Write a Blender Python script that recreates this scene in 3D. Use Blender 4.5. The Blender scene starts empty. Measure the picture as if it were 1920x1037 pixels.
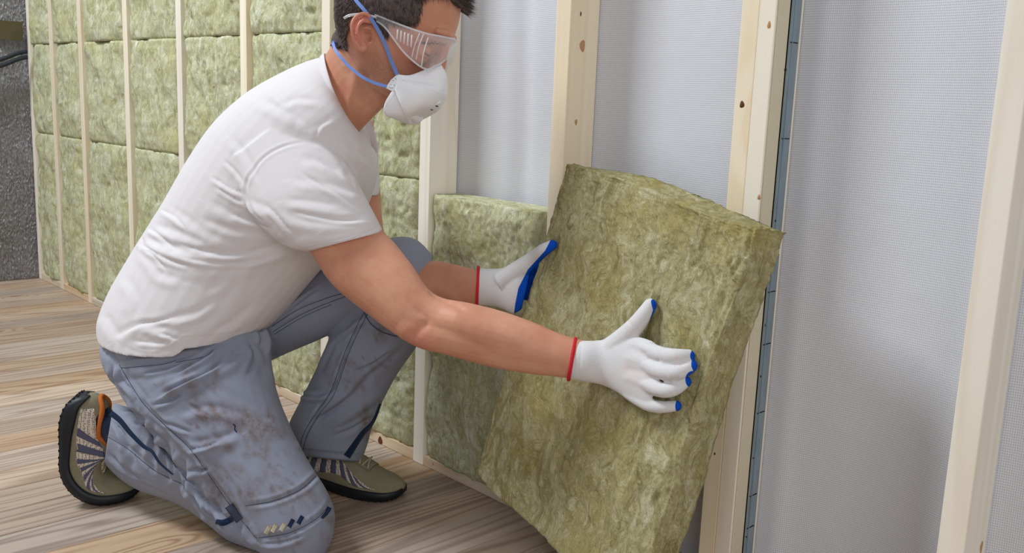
import bpy, bmesh, math, random
import numpy as np
from mathutils import Vector, Matrix, noise
from mathutils.bvhtree import BVHTree
random.seed(7)
SC = bpy.context.scene
COL = SC.collection
# ------------------------------------------------------------ camera
CAMP = Vector((1.69697, -1.29924, 0.83435))
FW = Vector((-0.714932, 0.675547, -0.1803)).normalized()
RT = Vector((0.680997, 0.731224, 0.039435)).normalized()
UP = RT.cross(FW).normalized()
RT = FW.cross(UP).normalized()
FPX = 1791.77
cd = bpy.data.cameras.new('camera'); cam = bpy.data.objects.new('camera', cd); COL.objects.link(cam)
cd.sensor_width = 36.0; cd.sensor_fit = 'HORIZONTAL'; cd.lens = FPX * 36 / 1920
cd.clip_start = 0.05; cd.clip_end = 60
M = Matrix((RT, UP, -FW)).transposed().to_4x4(); M.translation = CAMP
cam.matrix_world = M
SC.camera = cam
# ------------------------------------------------------------ world, lights, exposure
W = bpy.data.worlds.new('World'); SC.world = W; W.use_nodes = True
bg = W.node_tree.nodes['Background']; bg.inputs[0].default_value = (0.86, 0.92, 1.0, 1); bg.inputs[1].default_value = 0.37
def area(name, loc, target, size, power, col, sy=None):
    l = bpy.data.lights.new(name, 'AREA'); l.energy = power; l.color = col
    l.shape = 'RECTANGLE'; l.size = size; l.size_y = sy or size
    o = bpy.data.objects.new(name, l); COL.objects.link(o); o.location = loc
    o.rotation_euler = (Vector(target) - Vector(loc)).to_track_quat('-Z', 'Y').to_euler()
    return o
area('window_light', (-1.45, -1.9, 3.5), (0.1, 0.0, 0.7), 1.0, 135, (0.89, 0.95, 1.0), 1.0)
area('room_light', (3.5, -2.3, 1.9), (0.3, 0, 0.5), 1.8, 34, (1.0, 0.985, 0.97), 1.6)
SC.view_settings.view_transform = 'Standard'; SC.view_settings.look = 'None'
SC.view_settings.exposure = 0.0; SC.view_settings.gamma = 1.0; SC.view_settings.use_curve_mapping = False

# ------------------------------------------------------------ helpers
def ray(u, v): return FW + RT * ((u - 960) / FPX) - UP * ((v - 518.5) / FPX)
def at(u, v, z): return CAMP + ray(u, v) * z                     # point seen at pixel, z metres in front of the camera
def on(u, v, axis, val):                                         # point seen at pixel on a world plane
    d = ray(u, v); return CAMP + d * ((val - CAMP[axis]) / d[axis])
def onp(u, v, P0, n):
    d = ray(u, v); return CAMP + d * ((P0 - CAMP).dot(n) / d.dot(n))
def px(P):
    d = P - CAMP; z = d.dot(FW); return (960 + FPX * d.dot(RT) / z, 518.5 - FPX * d.dot(UP) / z, z)
def mesh_of(verts, faces, name='m', smooth=False):
    me = bpy.data.meshes.new(name); me.from_pydata([tuple(v) for v in verts], [], faces); me.update()
    if smooth: me.polygons.foreach_set('use_smooth', [True] * len(me.polygons))
    return me
def obj(name, me, mat=None, parent=None, label=None, cat=None, group=None, kind=None):
    if isinstance(me, bmesh.types.BMesh):
        b = me; me = bpy.data.meshes.new(name); b.to_mesh(me); b.free()
    o = bpy.data.objects.new(name, me); COL.objects.link(o)
    if mat is not None and me is not None and len(me.materials) == 0: me.materials.append(mat)
    if parent is not None: o.parent = parent
    if label: o['label'] = label
    if cat: o['category'] = cat
    if group: o['group'] = group
    if kind: o['kind'] = kind
    return o
def empty(name, loc=(0, 0, 0), **k):
    return obj(name, None, None, **k)
def box_bm(x0, x1, y0, y1, z0, z1, bev=0.0, seg=2, bm=None):
    bm = bm or bmesh.new()
    vs = [bm.verts.new((x, y, z)) for x in (x0, x1) for y in (y0, y1) for z in (z0, z1)]
    fs = [(0, 1, 3, 2), (4, 6, 7, 5), (0, 4, 5, 1), (2, 3, 7, 6), (0, 2, 6, 4), (1, 5, 7, 3)]
    F = [bm.faces.new([vs[i] for i in f]) for f in fs]
    if bev:
        es = list({e for f in F for e in f.edges})
        bmesh.ops.bevel(bm, geom=es, offset=bev, segments=seg, affect='EDGES', profile=0.5)
    bmesh.ops.recalc_face_normals(bm, faces=bm.faces)
    return bm

# ---- material helpers
class NT:
    def __init__(s, name, rough=0.6, spec=0.3, metal=0.0):
        s.m = bpy.data.materials.new(name); s.m.use_nodes = True; s.t = s.m.node_tree
        s.b = s.t.nodes['Principled BSDF']; s.b.inputs['Roughness'].default_value = rough
        s.b.inputs['Specular IOR Level'].default_value = spec; s.b.inputs['Metallic'].default_value = metal
        s.tc = s.t.nodes.new('ShaderNodeTexCoord')
    def n(s, typ, ins=None, **kw):
        nd = s.t.nodes.new('ShaderNode' + typ)
        for k, v in kw.items(): setattr(nd, k, v)
        for k, v in (ins or {}).items(): s.put(nd.inputs[k], v)
        return nd
    def put(s, sock, v):
        if isinstance(v, bpy.types.NodeSocket): s.t.links.new(v, sock)
        elif isinstance(v, bpy.types.Node): s.t.links.new(v.outputs[0], sock)
        else: sock.default_value = v
    def map(s, src, scale=(1, 1, 1), loc=(0, 0, 0), rot=(0, 0, 0)):
        return s.n('Mapping', {0: src, 'Scale': scale, 'Location': loc, 'Rotation': rot}).outputs[0]
    def noise(s, vec, scale=5, detail=4, rough=0.5, dist=0.0, lac=2.0):
        nd = s.n('TexNoise', {'Vector': vec, 'Scale': scale, 'Detail': detail, 'Roughness': rough, 'Distortion': dist, 'Lacunarity': lac})
        return nd.outputs['Fac']
    def ramp(s, fac, stops, interp='LINEAR'):
        nd = s.n('ValToRGB', {0: fac}); cr = nd.color_ramp; cr.interpolation = interp
        while len(cr.elements) < len(stops): cr.elements.new(0.5)
        for e, (p, c) in zip(cr.elements, stops):
            e.position = p; e.color = (c, c, c, 1) if isinstance(c, (int, float)) else tuple(c) + (1,)
        return nd.outputs[0]
    def math(s, op, a, b=0.0, c=0.0, clamp=False):
        nd = s.n('Math', operation=op); nd.use_clamp = clamp
        for i, v in enumerate((a, b, c)): s.put(nd.inputs[i], v)
        return nd.outputs[0]
    def mix(s, fac, a, b, mode='MIX'):
        nd = s.n('Mix', data_type='RGBA', blend_type=mode)
        s.put(nd.inputs[0], fac)
        s.put(nd.inputs[6], a if not isinstance(a, tuple) else tuple(a)[:3] + (1,)); s.put(nd.inputs[7], b if not isinstance(b, tuple) else tuple(b)[:3] + (1,))
        return nd.outputs[2]
    def bump(s, h, strength=0.3, dist=0.001, prev=None):
        nd = s.n('Bump', {'Height': h, 'Strength': strength, 'Distance': dist})
        if prev is not None: s.put(nd.inputs['Normal'], prev)
        return nd.outputs[0]
    def done(s, color=None, normal=None, rough=None):
        if color is not None: s.put(s.b.inputs['Base Color'], color if not isinstance(color, tuple) else tuple(color)[:3] + (1,))
        if normal is not None: s.put(s.b.inputs['Normal'], normal)
        if rough is not None: s.put(s.b.inputs['Roughness'], rough)
        return s.m
def srgb(r, g, b):
    f = lambda c: (c / 255 / 12.92) if c <= 10 else ((c / 255 + 0.055) / 1.055) ** 2.4
    return (f(r), f(g), f(b))
def plain(name, col, rough=0.6, spec=0.3, metal=0.0, nscale=None, nstr=0.2, ndist=0.001, var=0.0):
    t = NT(name, rough, spec, metal); nrm = None; c = col
    if nscale:
        nf = t.noise(t.tc.outputs['Object'], nscale, 4, 0.6)
        nrm = t.bump(nf, nstr, ndist)
        if var: c = t.mix(nf, tuple(x * (1 - var) for x in col), tuple(min(1, x * (1 + var)) for x in col))
    return t.done(c, nrm)

def wood(name, light, dark, axis=2, grain=60.0, knot=True, rough=0.62, contrast=1.0, knotcol=(0.25, 0.12, 0.05), vary=0.12):
    """pine; axis = index of the long direction"""
    t = NT(name, rough, 0.25)
    info = t.n('ObjectInfo')
    off = t.n('VectorMath', {0: t.tc.outputs['Object'], 1: t.n('CombineXYZ', {0: t.math('MULTIPLY', info.outputs['Random'], 37.0), 1: t.math('MULTIPLY', info.outputs['Random'], 91.0), 2: t.math('MULTIPLY', info.outputs['Random'], 53.0)})}, operation='ADD').outputs[0]
    sc = [1, 1, 1]; sc[axis] = 0.055
    st = t.map(off, tuple(sc))
    warp = t.noise(st, 9, 2, 0.5)
    sc2 = [1, 1, 1]; sc2[axis] = 0.35
    kn = t.map(off, tuple(sc2))
    vor = t.n('TexVoronoi', {'Vector': kn, 'Scale': 4.6, 'Randomness': 1.0}, feature='F1')
    kd = vor.outputs['Distance']
    pull = t.ramp(kd, [(0.0, 1.0), (0.22, 0.0)], 'EASE')
    # rings: noise field sliced into bands, bent round the knots
    field = t.math('ADD', t.math('MULTIPLY', warp, 1.0), t.math('MULTIPLY', pull, 0.22))
    bands = t.math('SINE', t.math('MULTIPLY', field, grain))
    bands = t.math('MULTIPLY_ADD', bands, 0.5, 0.5)
    bands = t.math('POWER', bands, 2.2)
    sc3 = [1, 1, 1]; sc3[axis] = 0.02
    fib = t.noise(t.map(off, tuple(sc3)), 420, 3, 0.6)
    fac = t.math('MULTIPLY_ADD', bands, 0.62 * contrast, t.math('MULTIPLY', t.math('SUBTRACT', fib, 0.5), 0.5 * contrast), clamp=True)
    col = t.mix(fac, light, dark)
    big = t.noise(st, 3.2, 2, 0.5)
    col = t.mix(t.ramp(big, [(0.35, 0.0), (0.7, 0.55)]), col, tuple(d * 0.9 + l * 0.1 for d, l in zip(dark, light)), 'MIX')
    if knot:
        kmask = t.ramp(kd, [(0.0, 1.0), (0.032, 1.0), (0.06, 0.0)])
        col = t.mix(t.math('MULTIPLY', kmask, 0.75), col, knotcol)
    if vary:
        hv = t.n('HueSaturation', {'Color': col, 'Value': t.math('MULTIPLY_ADD', info.outputs['Random'], 2 * vary, 1 - vary), 'Saturation': t.math('MULTIPLY_ADD', t.math('FRACT', t.math('MULTIPLY', info.outputs['Random'], 7.3)), 0.5, 0.72)})
        col = hv.outputs[0]
    nrm = t.bump(fib, 0.25, 0.0006); nrm = t.bump(bands, 0.08, 0.0004, nrm)
    return t.done(col, nrm)
M_STUD = wood('pine_stud', srgb(244, 236, 218), srgb(224, 200, 164), 2, 46, True, contrast=0.6, vary=0.05)
M_PLATE = wood('pine_plate', srgb(228, 214, 192), srgb(186, 150, 112), 0, 46, True, contrast=0.7)
M_FLOOR = wood('pine_floor', srgb(196, 172, 148), srgb(130, 98, 80), 1, 92, True, 0.5, 1.0, vary=0.13, knotcol=srgb(120, 88, 66))

def wool_material(name, c, stretch=0.42, yamt=0.75, sc=1.0):
    t = NT(name, 0.93, 0.12)
    P = t.tc.outputs['Object']; info = t.n('ObjectInfo')
    off = t.n('VectorMath', {0: P, 1: t.n('CombineXYZ', {0: t.math('MULTIPLY', info.outputs['Random'], 11.0), 1: 0.0, 2: t.math('MULTIPLY', info.outputs['Random'], 23.0)})}, operation='ADD').outputs[0]
    w1 = t.n('TexNoise', {'Vector': off, 'Scale': 15.0, 'Detail': 4.0}).outputs['Color']
    wv = t.n('VectorMath', {0: off, 1: t.n('VectorMath', {0: w1, 'Scale': 0.09}, operation='SCALE').outputs[0]}, operation='ADD').outputs[0]
    st = t.map(wv, (1.0, 1.0, stretch))
    a = t.noise(st, 40 * sc, 6, 0.7, 0.9)
    f = t.noise(t.map(wv, (1.0, 1.0, stretch * 0.45), rot=(0, 0.4, 0)), 210 * sc, 5, 0.78, 1.6)
    g = t.noise(t.map(wv, (1, 1, 0.5)), 620, 3, 0.75, 1.2)
    col = t.ramp(a, [(0.27, c[0]), (0.41, c[1]), (0.52, c[2]), (0.66, c[3]), (0.82, c[2])])
    yel = t.noise(wv, 7.0, 3, 0.6)
    col = t.mix(t.ramp(yel, [(0.48, 0.0), (0.74, yamt)]), col, c[4])
    col = t.mix(t.ramp(f, [(0.34, 0.6), (0.5, 0.0)]), col, c[0])
    col = t.mix(t.ramp(f, [(0.54, 0.0), (0.72, 0.55)]), col, c[3])
    col = t.mix(t.ramp(g, [(0.36, 0.45), (0.47, 0.0)]), col, c[0])
    pit = t.ramp(t.noise(wv, 62, 3, 0.6), [(0.66, 0.0), (0.74, 0.55)])
    col = t.mix(pit, col, tuple(x * 0.45 for x in c[0]))
    n = t.bump(a, 0.45, 0.007); n = t.bump(f, 0.6, 0.003, n); n = t.bump(g, 0.5, 0.0012, n)
    return t.done(col, n)
M_WOOL = wool_material('mineral_wool', [srgb(142, 139, 92), srgb(188, 187, 142), srgb(209, 209, 174), srgb(231, 232, 209), srgb(200, 195, 132)], 0.42, 0.6)
M_SLAB = wool_material('mineral_wool_yellow', [srgb(114, 105, 66), srgb(160, 151, 106), srgb(184, 176, 131), srgb(210, 205, 172), srgb(174, 157, 90)], 0.30, 0.85)

def membrane_material():
    t = NT('vapour_membrane', 0.62, 0.3)
    P = t.tc.outputs['Object']; s = t.n('SeparateXYZ', {0: P})
    k = 2 * math.pi / 0.0056
    a = t.math('SINE', t.math('MULTIPLY', t.math('ADD', s.outputs[0], t.math('MULTIPLY', s.outputs[2], 0.75)), k))
    b = t.math('SINE', t.math('MULTIPLY', t.math('SUBTRACT', s.outputs[0], t.math('MULTIPLY', s.outputs[2], 0.75)), k))
    d = t.math('MULTIPLY', a, b)
    dots = t.ramp(d, [(0.30, 0.0), (0.72, 1.0)])
    n1 = t.noise(P, 900, 2, 0.6)
    col = t.mix(t.math('MULTIPLY', dots, 0.8), srgb(220, 220, 224), srgb(158, 160, 172))
    col = t.mix(t.ramp(n1, [(0.4, 0.25), (0.6, 0.0)]), col, srgb(186, 187, 196))
    wr = t.noise(P, 5, 3, 0.55)
    n = t.bump(dots, 0.35, -0.0006); n = t.bump(wr, 0.2, 0.02, n)
    return t.done(col, n)
M_MEMB = membrane_material()
def foil_material():
    t = NT('foil_bubble', 0.3, 0.5, 0.92)
    P = t.tc.outputs['Object']
    v = t.n('TexVoronoi', {'Vector': t.map(P, (1, 1, 0.5)), 'Scale': 120.0}, feature='F1').outputs['Distance']
    n1 = t.noise(t.map(P, (1, 1, 0.3)), 150, 5, 0.7, 1.0)
    nrm = t.bump(n1, 1.0, 0.012); nrm = t.bump(v, 0.8, 0.006, nrm)
    col = t.mix(n1, srgb(92, 90, 92), srgb(206, 204, 206))
    return t.done(col, nrm)
M_FOIL = foil_material()
M_ZINC = NT('zinc', 0.42, 0.5, 0.6)
_n = M_ZINC.noise(M_ZINC.map(M_ZINC.tc.outputs['Object'], (1, 1, 0.3)), 60, 4, 0.6)
_d = M_ZINC.n('TexVoronoi', {'Vector': M_ZINC.map(M_ZINC.tc.outputs['Object'], (1, 1, 0.8)), 'Scale': 9.0}).outputs['Distance']
M_ZINC = M_ZINC.done(M_ZINC.mix(M_ZINC.ramp(_d, [(0.06, 1.0), (0.1, 0.0)]), M_ZINC.mix(_n, srgb(128, 146, 156), srgb(172, 186, 194)), srgb(60, 68, 74)), M_ZINC.bump(_n, 0.2, 0.001))
M_BOARD = plain('grey_chipboard', srgb(212, 202, 176), 0.8, 0.2, 0, 240, 0.6, 0.001, 0.14)
M_DARK = plain('dark_gap', srgb(46, 38, 32), 0.9, 0.1)
M_CONDUIT = plain('black_conduit', srgb(38, 44, 52), 0.45, 0.4, 0, 90, 0.3, 0.002)
M_TAPE = plain('brown_tape', srgb(88, 80, 54), 0.25, 0.5, 0, 60, 0.5, 0.002)

# ------------------------------------------------------------ the room
floor = obj('floor', box_bm(-2.9, 2.6, -2.6, 0.30, -0.06, -0.024), M_DARK, kind='structure')
seams = [-0.819, -0.709, -0.599, -0.487, -0.375, -0.264, -0.152, -0.036, 0.097, 0.207, 0.316, 0.426]
while seams[0] > -2.8: seams.insert(0, seams[0] - 0.110)
while seams[-1] < 2.5: seams.append(seams[-1] + 0.110)
pm = {}
for a, b in zip(seams[:-1], seams[1:]):
    w = round(b - a, 3)
    if w not in pm:
        pm[w] = mesh_of([], [], 'plank')
        bm = box_bm(-w / 2 + 0.0008, w / 2 - 0.0008, -1.44, 1.44, -0.024, 0.0, 0.0012, 1); bm.to_mesh(pm[w]); bm.free(); pm[w].materials.append(M_FLOOR)
    o = obj('plank', pm[w], None, floor); o.location = ((a + b) / 2, -1.15, random.uniform(-0.0006, 0.0)); o.rotation_euler.z = -0.004
# back wall: membrane sheet with its studs
def grid(nx, nz, fn):
    vs = [fn(i / nx, j / nz) for j in range(nz + 1) for i in range(nx + 1)]
    fs = [(j * (nx + 1) + i, j * (nx + 1) + i + 1, (j + 1) * (nx + 1) + i + 1, (j + 1) * (nx + 1) + i) for j in range(nz) for i in range(nx)]
    return vs, fs
STUD = [-2.3925, -2.0719, -1.6432, -1.2266, -0.8119, -0.3931, 0.0109, 0.4126, 0.8151, 1.2068]
SW = 0.0368; DEP = 0.078; TOPZ = 1.75
def memb(i, j):
    x = -2.75 + i * 5.2; z = -0.03 + j * (TOPZ + 0.03)
    y = DEP + 0.004
    for a, b in ((0.045, 0.4126), (0.449, 0.815), (0.915, 1.2068), (1.2436, 1.65), (1.69, 2.05), (2.09, 2.5)):
        if a < x < b:
            s = math.sin(math.pi * (x - a) / (b - a)) ** 0.6
            y += 0.030 * s * (0.85 + 0.3 * noise.noise(Vector((x * 3, 0, z * 2.2)))) + (0.018 * s * max(0, 1 - z * 3))
            if a < 0.1: y += 0.014 * math.exp(-((x - 0.19 - 0.03 * math.sin(z * 2.2)) / 0.03) ** 2) * s
    return (x, y, z)
vs, fs = grid(520, 60, memb)
wall = obj('wall_back', mesh_of(vs, fs, 'wall_back', True), M_MEMB, kind='structure')
wall.modifiers.new('thickness', 'SOLIDIFY').thickness = -0.002
def stud(x0, x1, lean=0.0, mat=M_STUD, z0=0.0, z1=TOPZ, label=None, y0=0.0, y1=DEP, rough=0.0):
    bm = box_bm(-(x1 - x0) / 2, (x1 - x0) / 2, y0, y1, z0, z1, 0.0015, 2)
    o = obj('stud', bm, mat, None, label, 'timber', 'upright pine studs of the wall frame'); o.location = ((x0 + x1) / 2, random.uniform(-0.001, 0.001), 0)
    return o
ORD = ['second', 'third', 'fourth', 'fifth', 'sixth', 'seventh']
stud(-2.658, -2.632, label='thin reddish pine stud right in the corner beside the foil')
for n, x in enumerate(STUD):
    if n == 8:
        stud(x, x + 0.0315, label='left board of the doubled pine stud behind the right edge of the held panel')
        stud(x + 0.0317, x + 0.0615, label='right board of the doubled pine stud, fixed against the steel profile')
    else:
        stud(x, x + SW, label=('upright pine stud, %s from the foil corner, between wool-filled bays' % ORD[n] if n < 6 else
             {6: 'pine stud below the white mask, last one between wool bay and bare membrane', 7: 'pine stud with a round knot behind the top left corner of the held panel', 9: 'thick pine stud at the right edge of the picture, bare membrane on both sides'}[n]))

# bottom plate pieces between the studs (only where the photo shows them)
edges = [-2.632] + [v for s in STUD[:8] for v in (s, s + SW)]
ends = edges[0::2]; starts = [-2.632] + [s + SW for s in STUD[:7]]
for k, (a, b) in enumerate(zip(starts, STUD[:8])):
    bm = box_bm(-(b - a) / 2 + 0.0005, (b - a) / 2 - 0.0005, 0.001, DEP, 0.0, 0.026 if k < 7 else 0.024, 0.0015, 2)
    o = obj('bottom_plate', bm, M_PLATE, None, 'low pine bottom plate on the floor under the %s wool bay from the foil corner' % ['first', 'second', 'third', 'fourth', 'fifth', 'sixth', 'seventh', 'last'][k], 'timber', 'bottom plate pieces between the studs'); o.location = ((a + b) / 2, 0, 0)
# steel profile with a grey board on the right flank of the doubled stud
prof = empty('steel_profile', (0.8772, 0.03, 0), label='galvanised steel profile holding a grey board beside the doubled stud', cat='metal profile')
for z0, z1 in ((0.003, 0.6085), (0.6165, 1.70)):
    obj('filler_board', box_bm(0.8768, 0.8788, 0.0036, 0.0352, z0, z1 - 0.002, 0.0006, 1), M_BOARD, prof)
    bm = box_bm(0.8768, 0.8822, 0.0362, 0.0374, z0, z1, 0, 1)                 # lip
    box_bm(0.8768, 0.8800, 0.0362, 0.0660, z0, z1, 0, 1, bm)                   # web
    box_bm(0.8800, 0.8812, 0.0455, 0.0475, z0, z1, 0, 1, bm)                   # rolled rib
    box_bm(0.8768, 0.8795, 0.0036, 0.0374, z1 - 0.0014, z1 - 0.0002, 0, 1, bm)
    obj('steel_channel', bm, M_ZINC, prof)
for (u_, v_) in ((1473, 131), (1454, 414), (1449, 438), (1440, 520), (1434, 610), (1426, 706), (1412, 859), (1399, 1007)):
    q = on(u_, v_, 0, 0.8800); bm = bmesh.new()
    bmesh.ops.create_cone(bm, cap_ends=True, segments=14, radius1=0.0026, radius2=0.0014, depth=0.0016, matrix=Matrix.Translation(q) @ Matrix.Rotation(math.pi / 2, 4, 'Y'))
    obj('rivet', bm, M_DARK, prof)
for (u_, v_) in ((1481, 79), (1465, 260), (1441, 548), (1434, 646), (1421, 775), (1408, 930), (1403, 990)):
    q = on(u_, v_, 0, 0.8800); obj('slit', box_bm(q.x - .0005, q.x + .0008, 0.038, 0.063, q.z - .0007, q.z + .0007), M_DARK, prof)
for o in prof.children: o.location = -prof.location
# left wall with foil
def foil(i, j):
    y = 0.02 - i * 1.6; z = j * 1.6
    return (-2.66 + 0.012 * noise.noise(Vector((y * 6, z * 5, 1.3))) + 0.004 * noise.noise(Vector((y * 50, z * 18, 4))), y, z)
vs, fs = grid(160, 160, foil)
wl = obj('wall_left', mesh_of(vs, fs, 'wall_left', True), M_FOIL, kind='structure', label='silver foil insulation sheet with brown tape')
wl.modifiers.new('thickness', 'SOLIDIFY').thickness = -0.01
obj('tape_strip', mesh_of(*grid(20, 4, lambda i, j: (-2.642 + 0.004 * noise.noise(Vector((i * 5, j * 3, 0))), -0.02 - i * 0.5, 1.0 + 0.0 + j * 0.075)), 'tape', True), M_TAPE, wl, 'brown glossy tape across the foil')

# ------------------------------------------------------------ mineral wool
def wool_block(w, h, d, bulge=0.012, seed=0, res=0.0052, amp=1.0, lower=0.0):
    """batt, origin at bottom centre of its back; front faces -y"""
    nx, nz, ny = max(8, int(w / res)), max(8, int(h / res)), 10
    S = Vector((seed * 3.7, seed * 1.3, seed * 5.1))
    def fr(i, j):
        x = (i - 0.5) * w; z = j * h
        ex = min(i, 1 - i) * w; ez = min(j, 1 - j) * h
        r = 0.030
        round_ = -0.022 * max(0, 1 - ex / r) ** 2.2 - 0.0024 * max(0, 1 - ez / 0.006) ** 2
        b = bulge * (min(1, ex / 0.07) ** 0.5) * (0.75 + 0.25 * min(1, ez / 0.03))
        p = Vector((x, 0, z)) + S
        n = amp * (0.0115 * noise.noise(p * 9) + 0.0060 * noise.noise(Vector((p.x * 26, 0, p.z * 17))) + 0.0032 * (1 - 2 * abs(noise.noise(Vector((p.x * 55, 2, p.z * 34))))) + 0.0016 * noise.noise(p * 130))
        pit = noise.noise(Vector((p.x * 38, 7, p.z * 30)))
        if pit > 0.42: n -= (pit - 0.42) * 0.022 * amp
        jx, jz = min(1, ex / .02), min(1, ez / .02)
        return Vector((x + 0.003 * jx * noise.noise(p * 20), -(d + round_ + b * 1.0 + n), z + 0.0025 * jz * noise.noise(p * 23 + Vector((5, 5, 5)))))
    verts, faces = [], []
    for j in range(nz + 1):
        for i in range(nx + 1): verts.append(fr(i / nx, j / nz))
    for j in range(nz):
        for i in range(nx):
            a = j * (nx + 1) + i; faces.append((a, a + 1, a + nx + 2, a + nx + 1))
    # rim loop -> back, in several steps
    rim = [i for i in range(nx + 1)] + [j * (nx + 1) + nx for j in range(1, nz + 1)] + [nz * (nx + 1) + i for i in range(nx - 1, -1, -1)] + [j * (nx + 1) for j in range(nz - 1, 0, -1)]
    prev = rim
    for s in range(1, ny + 1):
        t = s / ny; cur = []
        for idx in rim:
            v = verts[idx]; q = Vector((v.x, v.y * (1 - t), v.z))
            k = 0.004 * noise.noise(Vector((v.x * 30, t * 5.0, v.z * 30)) + S) + 0.0022 * noise.noise(Vector((v.x * 90, t * 22.0, v.z * 90)) + S)
            if t < 1:
                k = -abs(k)
                if abs(v.z) < 0.0005: q.z -= k
                elif abs(v.z - h) < 0.0005: q.z += k
                else: q.x += k if v.x > 0 else -k
            cur.append(len(verts)); verts.append(q)
        L = len(rim)
        for e in range(L): faces.append((prev[(e + 1) % L], prev[e], cur[e], cur[(e + 1) % L]))
        prev = cur
    faces.append(tuple(prev))
    return verts, faces
ordn = ['first', 'second', 'third', 'fourth', 'fifth', 'sixth', 'seventh']
starts = [-2.632] + [s + SW for s in STUD[:7]]
rows_ = [('bottom', 0.026, 0.628), ('middle', 0.628, 0.985), ('top', 0.985, 1.55)]
for k in range(7):
    a, b = starts[k], STUD[k]
    for r, (rn, z0, z1) in enumerate(rows_):
        if k == 6: z1 = {0: 0.655, 1: 1.0, 2: 1.55}[r]; z0 = {0: 0.026, 1: 0.655, 2: 1.0}[r]
        w = b - a - 0.0024; near = k >= 4
        vs, fs = wool_block(w, z1 - z0 - 0.0008, 0.062, 0.018, k * 3 + r, 0.0052 if near else 0.0075)
        o = obj('insulation_batt', mesh_of(vs, fs, 'insulation_batt', True), M_WOOL, None,
                'green mineral wool batt, %s row of the %s stud bay from the foil corner' % (rn, ordn[k]), 'insulation', 'mineral wool batts fitted between the studs')
        o.location = ((a + b) / 2, DEP - 0.002, z0 + 0.0003)
a, b = STUD[6] + SW, STUD[7]
vs, fs = wool_block(b - a - 0.0024, 0.603, 0.070, 0.016, 31, 0.0036)
o = obj('insulation_batt', mesh_of(vs, fs, 'insulation_batt', True), M_WOOL, None,
        'green mineral wool batt ending below the bare white membrane, left of the held panel', 'insulation', 'mineral wool batts fitted between the studs')
o.location = ((a + b) / 2, DEP - 0.002, 0.0243)

# resin knots in the boards, a hair proud of the planed face
M_KNOT = plain('knot_wood', srgb(186, 144, 102), 0.6, 0.2, 0, 300, 0.3, 0.0004, 0.3); M_KNOTD = plain('dark_knot', srgb(96, 52, 30), 0.5, 0.3, 0, 300, 0.3, 0.0004, 0.3)
def knot(host, u, v, axis, val, rpx, mat, tall=1.5):
    q = on(u, v, axis, val); r = rpx * (q - CAMP).dot(FW) / FPX; vs = []; n = 18; rg_ = random.Random(int(u))
    for lay_, sc in ((0.0, 1.0), (0.0005, .86)):
        for k in range(n):
            a = 2 * math.pi * k / n; rr = r * sc * (1 + .12 * math.sin(3 * a + u)); da, dz = rr * math.cos(a), rr * tall * math.sin(a)
            vs.append((q.x + da, q.y - lay_ + .0003, q.z + dz) if axis == 1 else (q.x + lay_ - .0003, q.y + da, q.z + dz))
    fs = [(k, (k + 1) % n, n + (k + 1) % n, n + k) for k in range(n)] + [tuple(range(n, 2 * n))]
    o = obj('knot', mesh_of(vs, fs, 'knot', True), mat, host); o.location = -host.location; return o
def host(x):
    return min([o for o in bpy.data.objects if o.name.startswith('stud')], key=lambda o: abs(o.location.x - x))
knot(host(.431), 1092, 86, 0, .4494, 8, M_KNOT); knot(host(.431), 1080, 229, 0, .4494, 4, M_KNOT); knot(host(.431), 1089, 26, 0, .4494, 2.2, M_KNOTD, 2.2)
knot(host(.83), 1391, 196, 1, 0, 5, M_KNOTD, 1.3); knot(host(.862), 1442, 47, 1, 0, 4, M_KNOT, 1.9); knot(host(.862), 1423, 370, 1, 0, 3.5, M_KNOT); knot(host(.83), 1340, 851, 1, 0, 1.6, M_KNOTD)
knot(host(1.225), 1840, 1026, 0, 1.2436, 7, M_KNOT, 2.0); knot(host(.029), 784, 815, 1, 0, 3, M_KNOT, 3.0)
pl7 = [o for o in bpy.data.objects if o.name.startswith('bottom_plate')]
knot(min(pl7, key=lambda o: abs(o.location.x + .19)), 713, 826, 1, .001, 8, M_KNOTD, 1.0); knot(min(pl7, key=lambda o: abs(o.location.x - .23)), 812, 870, 1, .001, 2.5, M_KNOT, 1.0)
# conduit: two dark hoses crossing the foil corner
def tube(pts, r, seg=10, name='tube', closed=False):
    pts = [Vector(p) for p in pts]; n = len(pts); vs = []; fs = []
    rr = r if hasattr(r, '__len__') else [r] * n
    T = [(pts[min(i + 1, n - 1)] - pts[max(i - 1, 0)]).normalized() for i in range(n)]
    N = T[0].orthogonal().normalized()
    for i in range(n):
        N = (N - T[i] * N.dot(T[i])).normalized(); B = T[i].cross(N)
        for s in range(seg):
            a = 2 * math.pi * s / seg; vs.append(pts[i] + (N * math.cos(a) + B * math.sin(a)) * rr[i])
    for i in range(n - 1):
        for s in range(seg):
            fs.append((i * seg + s, i * seg + (s + 1) % seg, (i + 1) * seg + (s + 1) % seg, (i + 1) * seg + s))
    fs.append(tuple(range(seg))[::-1]); fs.append(tuple((n - 1) * seg + s for s in range(seg)))
    return vs, fs
def spline(pts, n=8):
    """Catmull-Rom through points (tuples of any length)"""
    P = [np.array(p, float) for p in pts]; out = []
    for i in range(len(P) - 1):
        p0, p1, p2, p3 = P[max(i - 1, 0)], P[i], P[i + 1], P[min(i + 2, len(P) - 1)]
        for k in range(n):
            t = k / n
            out.append(0.5 * ((2 * p1) + (-p0 + p2) * t + (2 * p0 - 5 * p1 + 4 * p2 - p3) * t * t + (-p0 + 3 * p1 - 3 * p2 + p3) * t ** 3))
    out.append(P[-1]); return out
hose = []
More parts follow.
